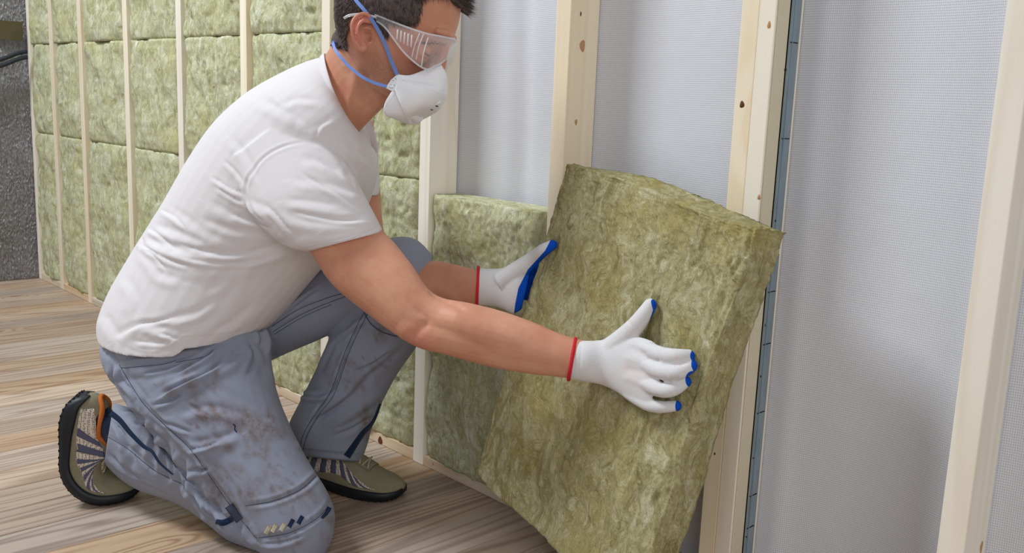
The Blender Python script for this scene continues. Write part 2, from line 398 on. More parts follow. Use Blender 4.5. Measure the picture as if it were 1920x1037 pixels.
for k, (p, q, dz) in enumerate((((0, 112), (46, 97), 0), ((0, 124), (46, 108), 1))):
    P = [on(-120, p[1] + 38, 0, -2.60), on(p[0], p[1], 0, -2.60), on(28, (p[1] + q[1]) / 2 - 3, 0, -2.60), on(q[0], q[1], 0, -2.60 - 0.0)]
    P.append(P[-1] + Vector((0.0, 0.010, 0.001)))
    P.insert(0, P[0] + (P[0] - P[1]) * 3 + Vector((0, 0, -.03))); P.insert(0, P[0] + Vector((0, -.5, -.25)))
    vs, fs = tube(spline([tuple(x) for x in P], 6), 0.0085, 12)
    obj('conduit', mesh_of(vs, fs, 'conduit', True), M_CONDUIT, None,
        ['upper dark conduit crossing the foil sheet near the corner', 'lower dark conduit crossing the foil sheet near the corner'][k], 'pipe', 'dark conduits on the foil wall')

# ------------------------------------------------------------ held panel
PN = Vector((-0.046, -0.986, 0.160)).normalized(); PT = Vector((0.532, -0.072, 0.736))
Ledge = spline([(1060, 306), (1047, 350), (1030, 420), (1000, 520), (962, 640), (925, 760), (893, 885)], 6)
Redge = spline([(1422, 428), (1404, 490), (1376, 570), (1331, 700), (1287, 840), (1262, 930), (1205, 1098)], 6)
def samp(L, t):
    x = t * (len(L) - 1); i = min(int(x), len(L) - 2); return L[i] * (1 - (x - i)) + L[i + 1] * (x - i)
Tedge = spline([(1060, 306), (1125, 323), (1200, 349), (1290, 387), (1360, 412), (1422, 428)], 6)
Bedge = spline([(893, 885), (925, 925), (1000, 990), (1060, 1052), (1130, 1080), (1205, 1098)], 6)
def coons(s, t):
    L, R, T, B = samp(Ledge, t), samp(Redge, t), samp(Tedge, s), samp(Bedge, s)
    c = (1 - s) * (1 - t) * Ledge[0] + s * (1 - t) * Redge[0] + (1 - s) * t * Ledge[-1] + s * t * Redge[-1]
    return (1 - s) * L + s * R + (1 - t) * T + t * B - c
def panel_mesh():
    nx, nz, ny, d = 150, 220, 12, 0.062
    verts, faces = [], []
    for j in range(nz + 1):
        for i in range(nx + 1):
            s, t = i / nx, j / nz; q = coons(s, t); P = onp(q[0], q[1], PT, PN)
            ex, ez = min(s, 1 - s) * 0.42, min(t, 1 - t) * 0.62
            p = Vector((s * 0.42, 0.5, t * 0.62))
            n = 0.0045 * noise.noise(p * 8) + 0.0042 * noise.noise(Vector((p.x * 30, 0, p.z * 13))) + 0.0024 * (1 - 2 * abs(noise.noise(Vector((p.x * 60, 2, p.z * 22))))) + 0.0013 * noise.noise(p * 120)
            if s > 0.78: n += 0.003 * noise.noise(Vector((p.x * 95, 3, p.z * 9)))
            n -= 0.008 * max(0, 1 - ex / 0.012) ** 2 + 0.004 * max(0, 1 - ez / 0.006) ** 2
            off = 0.0035 * noise.noise(p * 26 + Vector((3, 3, 3))) + 0.002 * noise.noise(p * 80)
            verts.append(P + PN * n + Vector((off, 0, off * 0.6)) * (1 if ex < 0.001 or ez < 0.001 else 0.3))
    for j in range(nz):
        for i in range(nx):
            a = j * (nx + 1) + i; faces.append((a, a + nx + 1, a + nx + 2, a + 1))
    rim = [i for i in range(nx + 1)] + [j * (nx + 1) + nx for j in range(1, nz + 1)] + [nz * (nx + 1) + i for i in range(nx - 1, -1, -1)] + [j * (nx + 1) for j in range(nz - 1, 0, -1)]
    prev = rim; L = len(rim); back = -PN
    for s in range(1, ny + 1):
        t = s / ny; cur = []
        for idx in rim:
            v = verts[idx]
            k = 0.0035 * noise.noise(v * 28 + Vector((0, t * 9, 0))) + 0.002 * noise.noise(v * 80 + Vector((0, t * 40, 0)))
            cur.append(len(verts)); verts.append(v + back * d * t + Vector((k, 0, k)) * (1 if t < 1 else 0) + Vector((0, 0, .015 * t * math.sin(math.pi * idx / nx) if idx <= nx else 0)))
        for e in range(L): faces.append((prev[e], prev[(e + 1) % L], cur[(e + 1) % L], cur[e]))
        prev = cur
    faces.append(tuple(prev[::-1]))
    me = mesh_of(verts, faces, 'insulation_panel', True)
    bm = bmesh.new(); bm.from_mesh(me); bmesh.ops.recalc_face_normals(bm, faces=bm.faces); bm.to_mesh(me); bm.free()
    return me
panel = obj('insulation_batt', panel_mesh(), M_SLAB, None, 'yellow-green mineral wool panel held tilted in both gloved hands against the studs', 'insulation')
# ============================================================ THE WORKER
def perp_station(a, b, z, dr, near=(0, 0)):
    """ring whose silhouette runs through pixels a and b, centre z metres off, half depth dr"""
    A = at(a[0], a[1], z); B = at(b[0], b[1], z); C = (A + B) / 2; H = (B - A) / 2
    cu, cv = (a[0] + b[0]) / 2, (a[1] + b[1]) / 2
    N = at(cu + near[0], cv + near[1], z - dr) - C
    return C, H, N
def loft(stations, seg=28, sub=4, sq=1.0):
    """stations: (a, b, z, dr[, near]) -> closed tube"""
    S = [tuple(s[0]) + tuple(s[1]) + (s[2], s[3]) + tuple(s[4] if len(s) > 4 else (0, 0)) for s in stations]
    S = spline(S, sub)
    vs, fs = [], []
    for s in S:
        C, H, N = perp_station((s[0], s[1]), (s[2], s[3]), s[4], s[5], (s[6], s[7]))
        for k in range(seg):
            t = 2 * math.pi * k / seg; c, d = math.cos(t), math.sin(t)
            c = math.copysign(abs(c) ** sq, c); d = math.copysign(abs(d) ** sq, d)
            vs.append(C + H * c + N * d)
    n = len(S)
    for i in range(n - 1):
        for k in range(seg): fs.append((i * seg + k, i * seg + (k + 1) % seg, (i + 1) * seg + (k + 1) % seg, (i + 1) * seg + k))
    # domed caps
    for base, o, nb in ((0, -1, 1), ((n - 1) * seg, 1, n - 2)):
        ring = list(range(base, base + seg)); Cc = sum((vs[i] for i in ring), Vector()) / seg
        Cn = sum((vs[nb * seg + k] for k in range(seg)), Vector()) / seg
        vs.append(Cc + (Cc - Cn) * 0.12); c = len(vs) - 1
        for k in range(seg):
            f = (ring[k], ring[(k + 1) % seg], c); fs.append(f if o > 0 else f[::-1])
    return vs, fs
def ball(P, r, seg=16, scale=(1, 1, 1), M3=None):
    vs, fs = [], []
    for j in range(1, seg // 2):
        th = math.pi * j / (seg // 2)
        for k in range(seg):
            ph = 2 * math.pi * k / seg
            v = Vector((math.sin(th) * math.cos(ph) * scale[0], math.sin(th) * math.sin(ph) * scale[1], math.cos(th) * scale[2])) * r
            vs.append(Vector(P) + (M3 @ v if M3 else v))
    top = Vector((0, 0, r * scale[2])); vs.append(Vector(P) + (M3 @ top if M3 else top)); vs.append(Vector(P) - (M3 @ top if M3 else top))
    R = seg // 2 - 1
    for j in range(R - 1):
        for k in range(seg): fs.append((j * seg + k, (j + 1) * seg + k, (j + 1) * seg + (k + 1) % seg, j * seg + (k + 1) % seg))
    for k in range(seg):
        fs.append((len(vs) - 2, k, (k + 1) % seg)); fs.append((len(vs) - 1, (R - 1) * seg + (k + 1) % seg, (R - 1) * seg + k))
    return vs, fs
def fuse(parts, voxel, smooth=4, factor=0.5, name='m'):
    """grow one continuous skin over overlapping closed shapes"""
    V, F = [], []
    for vs, fs in parts:
        o = len(V); V += [tuple(v) for v in vs]; F += [tuple(i + o for i in f) for f in fs]
    bm = bmesh.new(); me = mesh_of(V, F, 'tmp'); bm.from_mesh(me)
    bmesh.ops.recalc_face_normals(bm, faces=bm.faces); bm.to_mesh(me); bm.free()
    t = bpy.data.objects.new('tmp', me); COL.objects.link(t)
    m = t.modifiers.new('r', 'REMESH'); m.mode = 'VOXEL'; m.voxel_size = voxel; m.adaptivity = 0
    if smooth:
        s = t.modifiers.new('s', 'SMOOTH'); s.iterations = smooth; s.factor = factor
    dg = bpy.context.evaluated_depsgraph_get(); ev = t.evaluated_get(dg)
    out = bpy.data.meshes.new_from_object(ev); out.name = name
    bpy.data.objects.remove(t); bpy.data.meshes.remove(me)
    out.polygons.foreach_set('use_smooth', [True] * len(out.polygons))
    return out
NCAM = np.array(CAMP); NFW = np.array(FW); NRT = np.array(RT); NUP = np.array(UP)
def vget(me):
    a = np.empty(len(me.vertices) * 3, np.float32); me.vertices.foreach_get('co', a); return a.reshape(-1, 3).astype(float)
def nget(me):
    a = np.empty(len(me.vertices) * 3, np.float32); me.vertex_normals.foreach_get('vector', a); return a.reshape(-1, 3).astype(float)
def vset(me, co):
    me.vertices.foreach_set('co', co.astype(np.float32).ravel()); me.update()
def npx(co):
    d = co - NCAM; z = d @ NFW
    return 960 + FPX * (d @ NRT) / z, 518.5 - FPX * (d @ NUP) / z, z
def pdist(u, v, poly):
    """signed distance (px) to a polyline, and arc fraction"""
    best = np.full(u.shape, 1e9); sgn = np.ones(u.shape); fr = np.zeros(u.shape)
    P = np.array(poly, float); L = np.r_[0, np.cumsum(np.hypot(*np.diff(P, axis=0).T))]
    for i in range(len(P) - 1):
        a, b = P[i], P[i + 1]; d = b - a; l2 = d @ d + 1e-9
        t = np.clip(((u - a[0]) * d[0] + (v - a[1]) * d[1]) / l2, 0, 1)
        dx, dy = u - a[0] - t * d[0], v - a[1] - t * d[1]; q = np.hypot(dx, dy)
        m = q < best; best[m] = q[m]; sgn[m] = np.sign(d[0] * dy - d[1] * dx)[m]; fr[m] = ((L[i] + t * (L[i + 1] - L[i])) / L[-1])[m]
    return best * sgn, fr
def sculpt(me, strokes, facing=0.0, gain=1.0):
    """strokes: (kind, r_px, depth_m, [px points]).  Cloth folds, creases and ridges worked into the surface"""
    co = vget(me); nr = nget(me)
    u, v, z = npx(co); view = co - NCAM; view /= np.linalg.norm(view, axis=1)[:, None]
    face = np.clip((-(nr * view).sum(1) - facing) * 4, 0, 1)
    disp = np.zeros(len(co))
    for kind, r, dep, pts in strokes:
        pl_ = spline(pts, 5) if len(pts) > 2 else [np.array(p, float) for p in pts]
        lo = np.min(pl_, 0) - 4 * r; hi = np.max(pl_, 0) + 4 * r
        m = (u > lo[0]) & (u < hi[0]) & (v > lo[1]) & (v < hi[1]) & (face > 0)
        if not m.any(): continue
        d, fr = pdist(u[m], v[m], pl_); env = np.clip(np.minimum(fr, 1 - fr) * 5, 0.12, 1); x = d / r
        if kind == 'ridge': h = np.exp(-x * x)
        elif kind == 'valley': h = -np.exp(-x * x)
        elif kind == 'fold': h = np.exp(-((x - 0.9) ** 2)) - 0.8 * np.exp(-((x + 0.9) ** 2) * 1.6)   # raised on one side, sunk on the other
        elif kind == 'crease': h = -np.exp(-np.abs(x) * 1.5) + 0.75 * np.exp(-((x - 2.2) / 1.6) ** 2) + 0.3 * np.exp(-((x + 2.6) / 1.8) ** 2)
        elif kind == 'step': h = -np.tanh(x * 1.5) * np.exp(-x * x * 0.08)
        elif kind == 'seam': h = -np.exp(-x * x) + 0.5 * np.exp(-(np.abs(x) - 2.0) ** 2)
        if kind == 'crease': dep = dep * 1.7
        disp[m] += gain * h * dep * env * face[m]
    co += nr * disp[:, None]; vset(me, co)
def wrinkle(me, amp, freq, axis_scale=(1, 1, 1), seed=0.0, only=None):
    co = vget(me); nr = nget(me); d = np.empty(len(co)); s = Vector((seed, seed * 1.7, seed * 0.3)); sx, sy, sz = axis_scale
    for i, c in enumerate(co):
        n_ = noise.noise(Vector((c[0] * freq * sx, c[1] * freq * sy, c[2] * freq * sz)) + s); d[i] = (1 - abs(n_) * 2.2) * 0.5 + noise.noise(Vector((c[0] * freq * 2.3, c[1] * freq * 2.3, c[2] * freq * 2.3)) + s) * 0.35
    if only is not None: d *= only(co)
    co += nr * (d * amp)[:, None]; vset(me, co)
def surf(meshes):
    V, F = [], []
    for me in meshes:
        o = len(V); V += [v.co.copy() for v in me.vertices]; F += [tuple(i + o for i in p.vertices) for p in me.polygons]
    return BVHTree.FromPolygons(V, F)
def hit(bvh, u, v, zmin=0.6):
    d = ray(u, v); n = d.normalized(); st = CAMP + d * zmin
    r = bvh.ray_cast(st, n, 8)
    if r[0] is None: return None
    return r[0], (r[1] if r[1].dot(n) < 0 else -r[1])
def lay(bvh, pts, w, off=0.0012, thick=0.0012, sub=6, cols=4, maxjump=0.05, taper=False):
    """ribbon of width w px laid on a surface along px points; real thickness"""
    P = [np.array(p, float) for p in spline(pts, sub)]; rows = []; last = None
    for i, p in enumerate(P):
        t = P[min(i + 1, len(P) - 1)] - P[max(i - 1, 0)]; t /= np.hypot(*t) + 1e-9; n = np.array([-t[1], t[0]])
        ww = w[0] + (w[1] - w[0]) * i / (len(P) - 1) if hasattr(w, '__len__') else w
        if taper: ww *= max(0.15, math.sin(math.pi * i / (len(P) - 1)) ** 0.5)
        row = []
        for c in range(cols + 1):
            q = p + n * ww * (c / cols - 0.5); h = hit(bvh, q[0], q[1])
            if h is None or (last is not None and abs((h[0] - CAMP).dot(FW) - last) > maxjump):
                h = (at(q[0], q[1], last if last else 1.8), -FW)
            row.append((h[0] + h[1] * off, h[0] + h[1] * (off - thick)))
        last = (row[cols // 2][0] - CAMP).dot(FW); rows.append(row)
    vs = []; fs = []; C = cols + 1; n = len(rows)
    for r in rows: vs += [x[0] for x in r] + [x[1] for x in r]
    S = 2 * C
    for i in range(n - 1):
        for c in range(cols):
            a = i * S + c; fs.append((a, a + 1, a + S + 1, a + S)); a += C; fs.append((a + 1, a, a + S, a + S + 1))
        a = i * S; fs.append((a, a + S, a + S + C, a + C)); a = i * S + cols; fs.append((a + S, a, a + C, a + S + C))
    fs.append(tuple(range(cols + 1)) + tuple(range(S - 1, C - 1, -1))); b = (n - 1) * S
    fs.append(tuple(b + i for i in range(cols, -1, -1)) + tuple(b + C + i for i in range(cols + 1)))
    return vs, fs
def laytube(bvh, pts, r, off=0.0, sub=6, seg=8):
    P = []; last = None
    for p in spline(pts, sub):
        h = hit(bvh, p[0], p[1])
        if h is None or (last and abs((h[0] - CAMP).dot(FW) - last) > 0.05): h = (at(p[0], p[1], last or 1.8), -FW)
        last = (h[0] - CAMP).dot(FW); P.append(h[0] + h[1] * off)
    return tube(P, r, seg)
def join(parts):
    V, F = [], []
    for vs, fs in parts:
        o = len(V); V += list(vs); F += [tuple(i + o for i in f) for f in fs]
    return V, F
def paint(me, name, vals):
    a = me.attributes.new(name, 'FLOAT', 'POINT'); a.data.foreach_set('value', vals.astype(np.float32))

# ---- materials of the worker
def skin_material():
    t = NT('skin', 0.5, 0.35); P = t.tc.outputs['Object']
    n1 = t.noise(P, 14, 3, 0.6); n2 = t.noise(P, 900, 3, 0.6); n3 = t.noise(P, 60, 4, 0.65)
    col = t.mix(t.ramp(n1, [(0.35, 0.0), (0.68, 1.0)]), srgb(212, 154, 125), srgb(198, 134, 107))
    col = t.mix(t.ramp(n3, [(0.5, 0.0), (0.75, 0.3)]), col, srgb(190, 122, 98))
    red = t.n('Attribute', attribute_name='red'); col = t.mix(t.math('MULTIPLY', red.outputs['Fac'], 0.6), col, srgb(205, 118, 106))
    st = t.n('Attribute', attribute_name='stubble')
    dots = t.ramp(t.noise(P, 1150, 2, 0.5), [(0.5, 0.0), (0.6, 1.0)])
    shade = t.math('MULTIPLY', st.outputs['Fac'], t.math('MULTIPLY_ADD', dots, 0.5, 0.22))
    col = t.mix(shade, col, srgb(96, 66, 54))
    t.b.inputs['Subsurface Weight'].default_value = 0.12; t.b.inputs['Subsurface Radius'].default_value = (0.012, 0.005, 0.003); t.b.inputs['Subsurface Scale'].default_value = 0.6
    return t.done(col, t.bump(n2, 0.25, 0.0006))
M_SKIN = skin_material()
def cloth(name, col, weave=900, wstr=0.15, var=0.05, rough=0.85, sheen=0.1, stains=None):
    t = NT(name, rough, 0.15); P = t.tc.outputs['Object']
    n1 = t.noise(P, 7, 3, 0.6); wv = t.noise(P, weave, 2, 0.6)
    c = t.mix(n1, tuple(x * (1 - var) for x in col), tuple(min(1, x * (1 + var)) for x in col))
    if stains:
        for att, sc in stains:
            a = t.n('Attribute', attribute_name=att)
            br = t.ramp(t.noise(P, 70, 5, 0.7), [(0.35, 0.15), (0.62, 1.0)])
            c = t.mix(t.math('MULTIPLY', a.outputs['Fac'], br), c, sc)
    t.b.inputs['Sheen Weight'].default_value = sheen
    return t.done(c, t.bump(t.noise(P, 34, 4, 0.6), 0.12, 0.004, t.bump(wv, wstr, 0.0006)))
M_SHIRT = cloth('white_jersey', srgb(221, 215, 215), 1100, 0.12, 0.02)
M_TROUS = cloth('grey_blue_twill', srgb(139, 143, 158), 1200, 0.2, 0.05, stains=[('mud', srgb(112, 94, 86)), ('pale', srgb(178, 188, 206))])
M_NAVY = cloth('navy_piping', srgb(24, 40, 66), 900, 0.2)
M_THREAD = plain('dark_thread', srgb(66, 72, 92), 0.8)
M_SOCK = cloth('navy_sock', srgb(22, 28, 48), 500, 0.3)
M_GLOVE = None
def knit(name, col):
    t = NT(name, 0.9, 0.12); P = t.tc.outputs['Object']
    w = t.n('TexWave', {'Vector': P, 'Scale': 210.0, 'Distortion': 1.2, 'Detail': 1.0}, bands_direction='Z').outputs['Fac']
    n1 = t.noise(P, 700, 2, 0.5)
    pk = t.ramp(t.noise(P, 22, 2, 0.5), [(0.5, 0.0), (0.75, 0.35)])
    c = t.mix(t.ramp(w, [(0.2, 0.0), (0.8, 1.0)]), tuple(x * 0.86 for x in col), col); c = t.mix(pk, c, srgb(226, 196, 192))
    return t.done(c, t.bump(w, 0.35, 0.0008, t.bump(n1, 0.3, 0.0006)))
M_GLOVE = knit('white_knit', srgb(228, 226, 226))
M_BLUE = plain('blue_latex', srgb(18, 84, 196), 0.5, 0.35, 0, 500, 0.4, 0.0006)
M_RED = plain('red_edging', srgb(204, 40, 52), 0.8, 0.2, 0, 700, 0.4, 0.0008)
def glove_material():
    m = M_GLOVE.copy(); m.name = 'dipped_knit'; t = m.node_tree; b = t.nodes['Principled BSDF']
    src = b.inputs['Base Color'].links[0].from_socket
    at_ = t.nodes.new('ShaderNodeAttribute'); at_.attribute_name = 'dip'
    r = t.nodes.new('ShaderNodeValToRGB'); r.color_ramp.elements[0].position = 0.47; r.color_ramp.elements[1].position = 0.53
    t.links.new(at_.outputs['Fac'], r.inputs[0])
    mx = t.nodes.new('ShaderNodeMix'); mx.data_type = 'RGBA'; t.links.new(r.outputs[0], mx.inputs[0]); t.links.new(src, mx.inputs[6]); mx.inputs[7].default_value = srgb(14, 80, 196) + (1,)
    t.links.new(mx.outputs[2], b.inputs['Base Color']); return m
M_DIP = glove_material()
M_MASK = plain('mask_fleece', srgb(246, 246, 250), 0.8, 0.2, 0, 160, 0.15, 0.001)
M_STRAP = plain('blue_elastic', srgb(112, 140, 204), 0.6, 0.3, 0, 500, 0.3, 0.0006)
M_HAIR = plain('dark_hair', srgb(84, 70, 66), 0.55, 0.4, 0, 300, 0.6, 0.002, 0.5)
M_HAIRG = plain('grey_hair', srgb(128, 122, 122), 0.5, 0.4)
M_SUEDE = plain('olive_suede', srgb(138, 130, 106), 0.92, 0.1, 0, 60, 0.3, 0.002, 0.16)
M_RUBBER = plain('black_rubber', srgb(22, 24, 30), 0.5, 0.4, 0, 90, 0.3, 0.001)
M_ORANGE = plain('orange_lining', srgb(190, 104, 48), 0.9, 0.1, 0, 300, 0.4, 0.001)
M_STRIPE = plain('grey_stripe', srgb(88, 88, 108), 0.7, 0.2, 0, 400, 0.3, 0.0005)
M_LACE = plain('beige_lace', srgb(178, 168, 144), 0.85, 0.1, 0, 700, 0.4, 0.0006)
def shoe_mesh_material():
    t = NT('shoe_mesh', 0.9, 0.1); P = t.tc.outputs['Object']
    v = t.n('TexVoronoi', {'Vector': P, 'Scale': 330.0, 'Randomness': 0.35}, feature='F1').outputs['Distance']
    c = t.ramp(v, [(0.25, srgb(96, 84, 76)), (0.5, srgb(222, 208, 190))]); return t.done(c, t.bump(v, 0.6, -0.001))
M_SMESH = shoe_mesh_material()
def clear_material(name, fac, tint=(0.95, 0.97, 1.0)):
    m = bpy.data.materials.new(name); m.use_nodes = True; t = m.node_tree; b = t.nodes['Principled BSDF']; o = t.nodes['Material Output']
    b.inputs['Base Color'].default_value = tint + (1,); b.inputs['Roughness'].default_value = 0.08; b.inputs['Specular IOR Level'].default_value = 0.8
    tr = t.nodes.new('ShaderNodeBsdfTransparent'); mx = t.nodes.new('ShaderNodeMixShader'); lw = t.nodes.new('ShaderNodeLayerWeight'); lw.inputs[0].default_value = 0.35
    ma = t.nodes.new('ShaderNodeMath'); ma.operation = 'MULTIPLY_ADD'; ma.inputs[1].default_value = 0.28; ma.inputs[2].default_value = fac; ma.use_clamp = True
    t.links.new(lw.outputs['Facing'], ma.inputs[0]); t.links.new(ma.outputs[0], mx.inputs[0]); t.links.new(tr.outputs[0], mx.inputs[1]); t.links.new(b.outputs[0], mx.inputs[2]); t.links.new(mx.outputs[0], o.inputs[0])
    return m
M_CLEAR = clear_material('clear_polycarbonate', 0.07); M_RIM = clear_material('clear_rim', 0.42)

worker = empty('person', (0.0, -0.40, 0.0), label='man in white t-shirt and grey-blue work trousers kneeling on one knee, holding the wool panel', cat='person')
def wpart(name, me, mat, parent=worker, label=None, kind=None):
    o = obj(name, me, mat, parent, label, kind=kind)
    o.matrix_parent_inverse = Matrix.Translation(-worker.location) if parent is worker else Matrix.Identity(4)
    return o
# ---- head frame
HC = at(747, 46, 1.68); PIT = math.radians(27); YAW = math.radians(3)
HF = ((RT * math.cos(PIT) - UP * math.sin(PIT)) * math.cos(YAW) - FW * math.sin(YAW)).normalized()
HL = Vector((FW.x, FW.y, -0.03)).normalized(); HL = (HL - HF * HL.dot(HF)).normalized()      # his left, away from the camera
HU = HF.cross(HL).normalized()
def H(x, y, h): return HC + HF * x + HL * y + HU * h              # x forward, y to his left, h up
def hloc(P):
    d = P - HC; return d.dot(HF), d.dot(HL), d.dot(HU)
def head_parts():
    rows = [(.122, .025, -.045, .026), (.112, .060, -.080, .050), (.090, .083, -.102, .067), (.060, .096, -.113, .076), (.032, .101, -.116, .079), (.014, .1025, -.115, .079),
            (.000, .094, -.112, .0775), (-.020, .085, -.104, .0755), (-.045, .080, -.090, .071), (-.068, .079, -.070, .066), (-.090, .077, -.040, .058), (-.108, .074, -.008, .047), (-.120, .062, .012, .033)]
    R = spline(rows, 3); seg = 40; vs, fs = [], []
    for h, f, b, w in R:
        c0 = (f + b) / 2 - 0.004; hl = (f - b) / 2
        for k in range(seg):
            t = 2 * math.pi * k / seg; c, s = math.cos(t), math.sin(t)
            wx = math.copysign(abs(c) ** 0.92, c); wy = math.copysign(abs(s) ** 0.92, s)
            nar = 1 - 0.16 * max(0, wx) ** 2
            vs.append(H(c0 + hl * wx, w * wy * nar, h))
    n = len(R)
    for i in range(n - 1):
        for k in range(seg): fs.append((i * seg + k, i * seg + (k + 1) % seg, (i + 1) * seg + (k + 1) % seg, (i + 1) * seg + k))
    fs.append(tuple(range(seg))); fs.append(tuple((n - 1) * seg + k for k in range(seg))[::-1])
    parts = [(vs, fs)]
    # nose, brows, lips, chin
    parts.append(tube([H(.092, 0, .012), H(.094, 0, -.010), H(.098, 0, -.032), H(.094, 0, -.044), H(.08, 0, -.05)], [.007, .008, .0110, .011, .008], 12))
    for s in (-1, 1):
        parts.append(ball(H(.090, s * .011, -.041), .0085))
        parts.append(tube([H(.094, s * .008, .018), H(.092, s * .03, .022), H(.076, s * .052, .016)], [.006, .0075, .005], 10))
        parts.append(ball(H(.063, s * .040, -.030), .020, scale=(1, 1, 1)))       # cheekbones
    parts.append(tube([H(.072, -.022, -.070), H(.083, 0, -.068), H(.072, .022, -.070)], [.004, .0065, .004], 10))
    parts.append(tube([H(.070, -.020, -.079), H(.081, 0, -.079), H(.070, .020, -.079)], [.004, .0065, .004], 10))
    parts.append(ball(H(.070, 0, -.104), .015))
    return parts
def hpx(u, v, y):
    """point seen at pixel, y metres to his left of the mid-plane of the head"""
    P0 = HC + HL * y; d = ray(u, v); return CAMP + d * ((P0 - CAMP).dot(HL) / d.dot(HL))
def mirror(P): return P - HL * (2 * (P - HC).dot(HL))
def ear_parts(s):
    f = (lambda p: p) if s < 0 else mirror
    def E(u, v, o): return f(hpx(u, v, -.0795 - o * 1.35))
    def sp(L, n=4): return [Vector(p) for p in spline([tuple(p) for p in L], n)]
    rim = sp([E(696, 44, .001), E(694, 32, .006), E(684, 26, .011), E(670, 30, .016), E(661, 43, .020), E(661, 60, .020), E(666, 77, .017), E(673, 90, .012), E(681, 93, .008)])
    out = [tube(rim, [.0036] * (len(rim) - 10) + [.0038 + .0002 * i for i in range(10)], 10)]
    out.append(tube(sp([E(692, 42, .003), E(680, 40, .009), E(671, 50, .014), E(671, 64, .014), E(678, 78, .010), E(688, 84, .007)]), .0030, 8))
    out.append(tube(sp([E(697, 56, .003), E(688, 52, .006), E(680, 55, .007)]), .0024, 8))
    out.append(ball(E(697, 70, .005), .0045)); out.append(ball(E(682, 90, .008), .0062))
    out.append(tube(sp([E(684, 32, .003), E(668, 44, .008), E(667, 64, .009), E(675, 84, .006)]), .0060, 10))
    return out
# ---- arms and hands
armR = [((625, 300), (500, 380), 1.765, .040), ((684, 376), (556, 440), 1.712, .048), ((717, 430), (580, 470), 1.69, .056), ((742, 458), (622, 533), 1.675, .054), ((775, 500), (688, 588), 1.655, .052),
        ((800, 538), (738, 625), 1.64, .047), ((828, 558), (780, 649), 1.63, .046), ((880, 568), (842, 667), 1.615, .046), ((940, 583), (915, 687), 1.60, .043), ((1000, 604), (985, 700), 1.585, .038), ((1056, 628), (1047, 707), 1.57, .033), ((1110, 642), (1106, 714), 1.555, .028)]
armL = [((700, 225), (625, 290), 1.97, .05), ((708, 300), (640, 340), 1.985, .047), ((714, 370), (652, 380), 1.99, .045), ((724, 445), (668, 470), 1.985, .043), ((770, 484), (700, 530), 1.95, .042), ((825, 490), (800, 566), 1.89, .040), ((888, 504), (888, 571), 1.81, .029), ((925, 512), (925, 566), 1.80, .020)]
torso_in = [((230, 640), (440, 640), 1.95, .15), ((275, 520), (495, 590), 1.94, .14), ((345, 385), (570, 490), 1.91, .155), ((430, 260), (650, 370), 1.88, .165), ((510, 195), (665, 290), 1.865, .14), ((575, 150), (655, 250), 1.835, .085), ((604, 116), (664, 255), 1.80, .062)]
neck = [((596, 125), (655, 270), 1.81, .075), ((612, 100), (675, 246), 1.785, .063), ((628, 75), (702, 218), 1.75, .060), ((645, 45), (735, 185), 1.715, .060), ((680, 25), (760, 150), 1.69, .055)]
thighR_in = [((250, 650), (450, 640), 1.93, .085), ((280, 740), (480, 730), 1.87, .08), ((370, 850), (545, 840), 1.82, .07), ((470, 950), (600, 930), 1.785, .055), ((520, 1005), (605, 985), 1.77, .05)]
shinR_in = [((560, 950), (545, 1000), 1.78, .04), ((430, 915), (410, 968), 1.83, .04), ((320, 850), (300, 915), 1.88, .04), ((255, 805), (245, 860), 1.925, .03)]
thighL_in = [((420, 575), (480, 660), 2.03, .08), ((560, 515), (590, 625), 2.0, .075), ((680, 475), (690, 580), 1.96, .065), ((770, 465), (735, 560), 1.94, .055)]
shinL_in = [((690, 500), (790, 520), 1.94, .052), ((655, 600), (760, 620), 1.97, .052), ((620, 700), (720, 710), 2.0, .05), ((600, 800), (665, 805), 2.04, .036), ((600, 860), (655, 865), 2.055, .036)]
body_parts = head_parts() + ear_parts(-1) + ear_parts(1) + [loft(x) for x in (armR, armL, torso_in, neck, thighR_in, shinR_in, thighL_in, shinL_in)]
body_me = fuse(body_parts, 0.0020, 3, 0.5, 'body')
def zfloor(me, z0):
    co = vget(me); m = co[:, 2] < z0; co[m, 2] = z0 + (co[m, 2] - z0) * 0.02; vset(me, co)
zfloor(body_me, 0.012)
sculpt(body_me, [
    ('valley', 7, .0030, [(800, 545), (812, 552), (840, 566), (880, 590)]), ('valley', 9, .0035, [(762, 640), (800, 600), (770, 575)]),
    ('ridge', 16, .004, [(742, 610), (790, 640), (830, 652)]), ('valley', 11, .003, [(760, 600), (830, 618), (900, 650), (950, 672)]),
    ('ridge', 22, .004, [(820, 580), (900, 610), (1000, 640)]), ('valley', 9, .0018, [(900, 668), (980, 680), (1050, 690)]),
    ('valley', 9, .004, [(648, 120), (668, 165), (680, 200)]), ('ridge', 10, .004, [(672, 110), (660, 180), (652, 235)]),
    ('valley', 8, .003, [(700, 215), (690, 190), (684, 160), (690, 130)]),
    ('valley', 6, .0030, [(770, 100), (788, 112), (806, 112)]),
    ('valley', 12, .0025, [(730, 70), (750, 110), (765, 140)]),
    ('valley', 4, .0055, [(689, 60), (693, 70), (690, 79)]), ('valley', 2.5, .003, [(690, 36), (678, 33), (668, 44), (666, 62), (671, 78)]),
    ('ridge', 6, .0018, [(800, 70), (820, 78), (840, 84)])])
co = vget(body_me); u, v, z = npx(co)
hl = (co - np.array(HC)) @ np.array([HF, HL, HU]).T
st = np.clip(1 - np.abs(hl[:, 2] + .085) / .05, 0, 1) * np.clip((hl[:, 0] + .035) / .03, 0, 1) * (np.abs(hl[:, 1]) < .09) * (hl[:, 0] < .14) * np.clip((.04 + hl[:, 0] * .8 - hl[:, 2]) / .02, 0, 1)
paint(body_me, 'stubble', np.clip(st * 1.2, 0, 1))
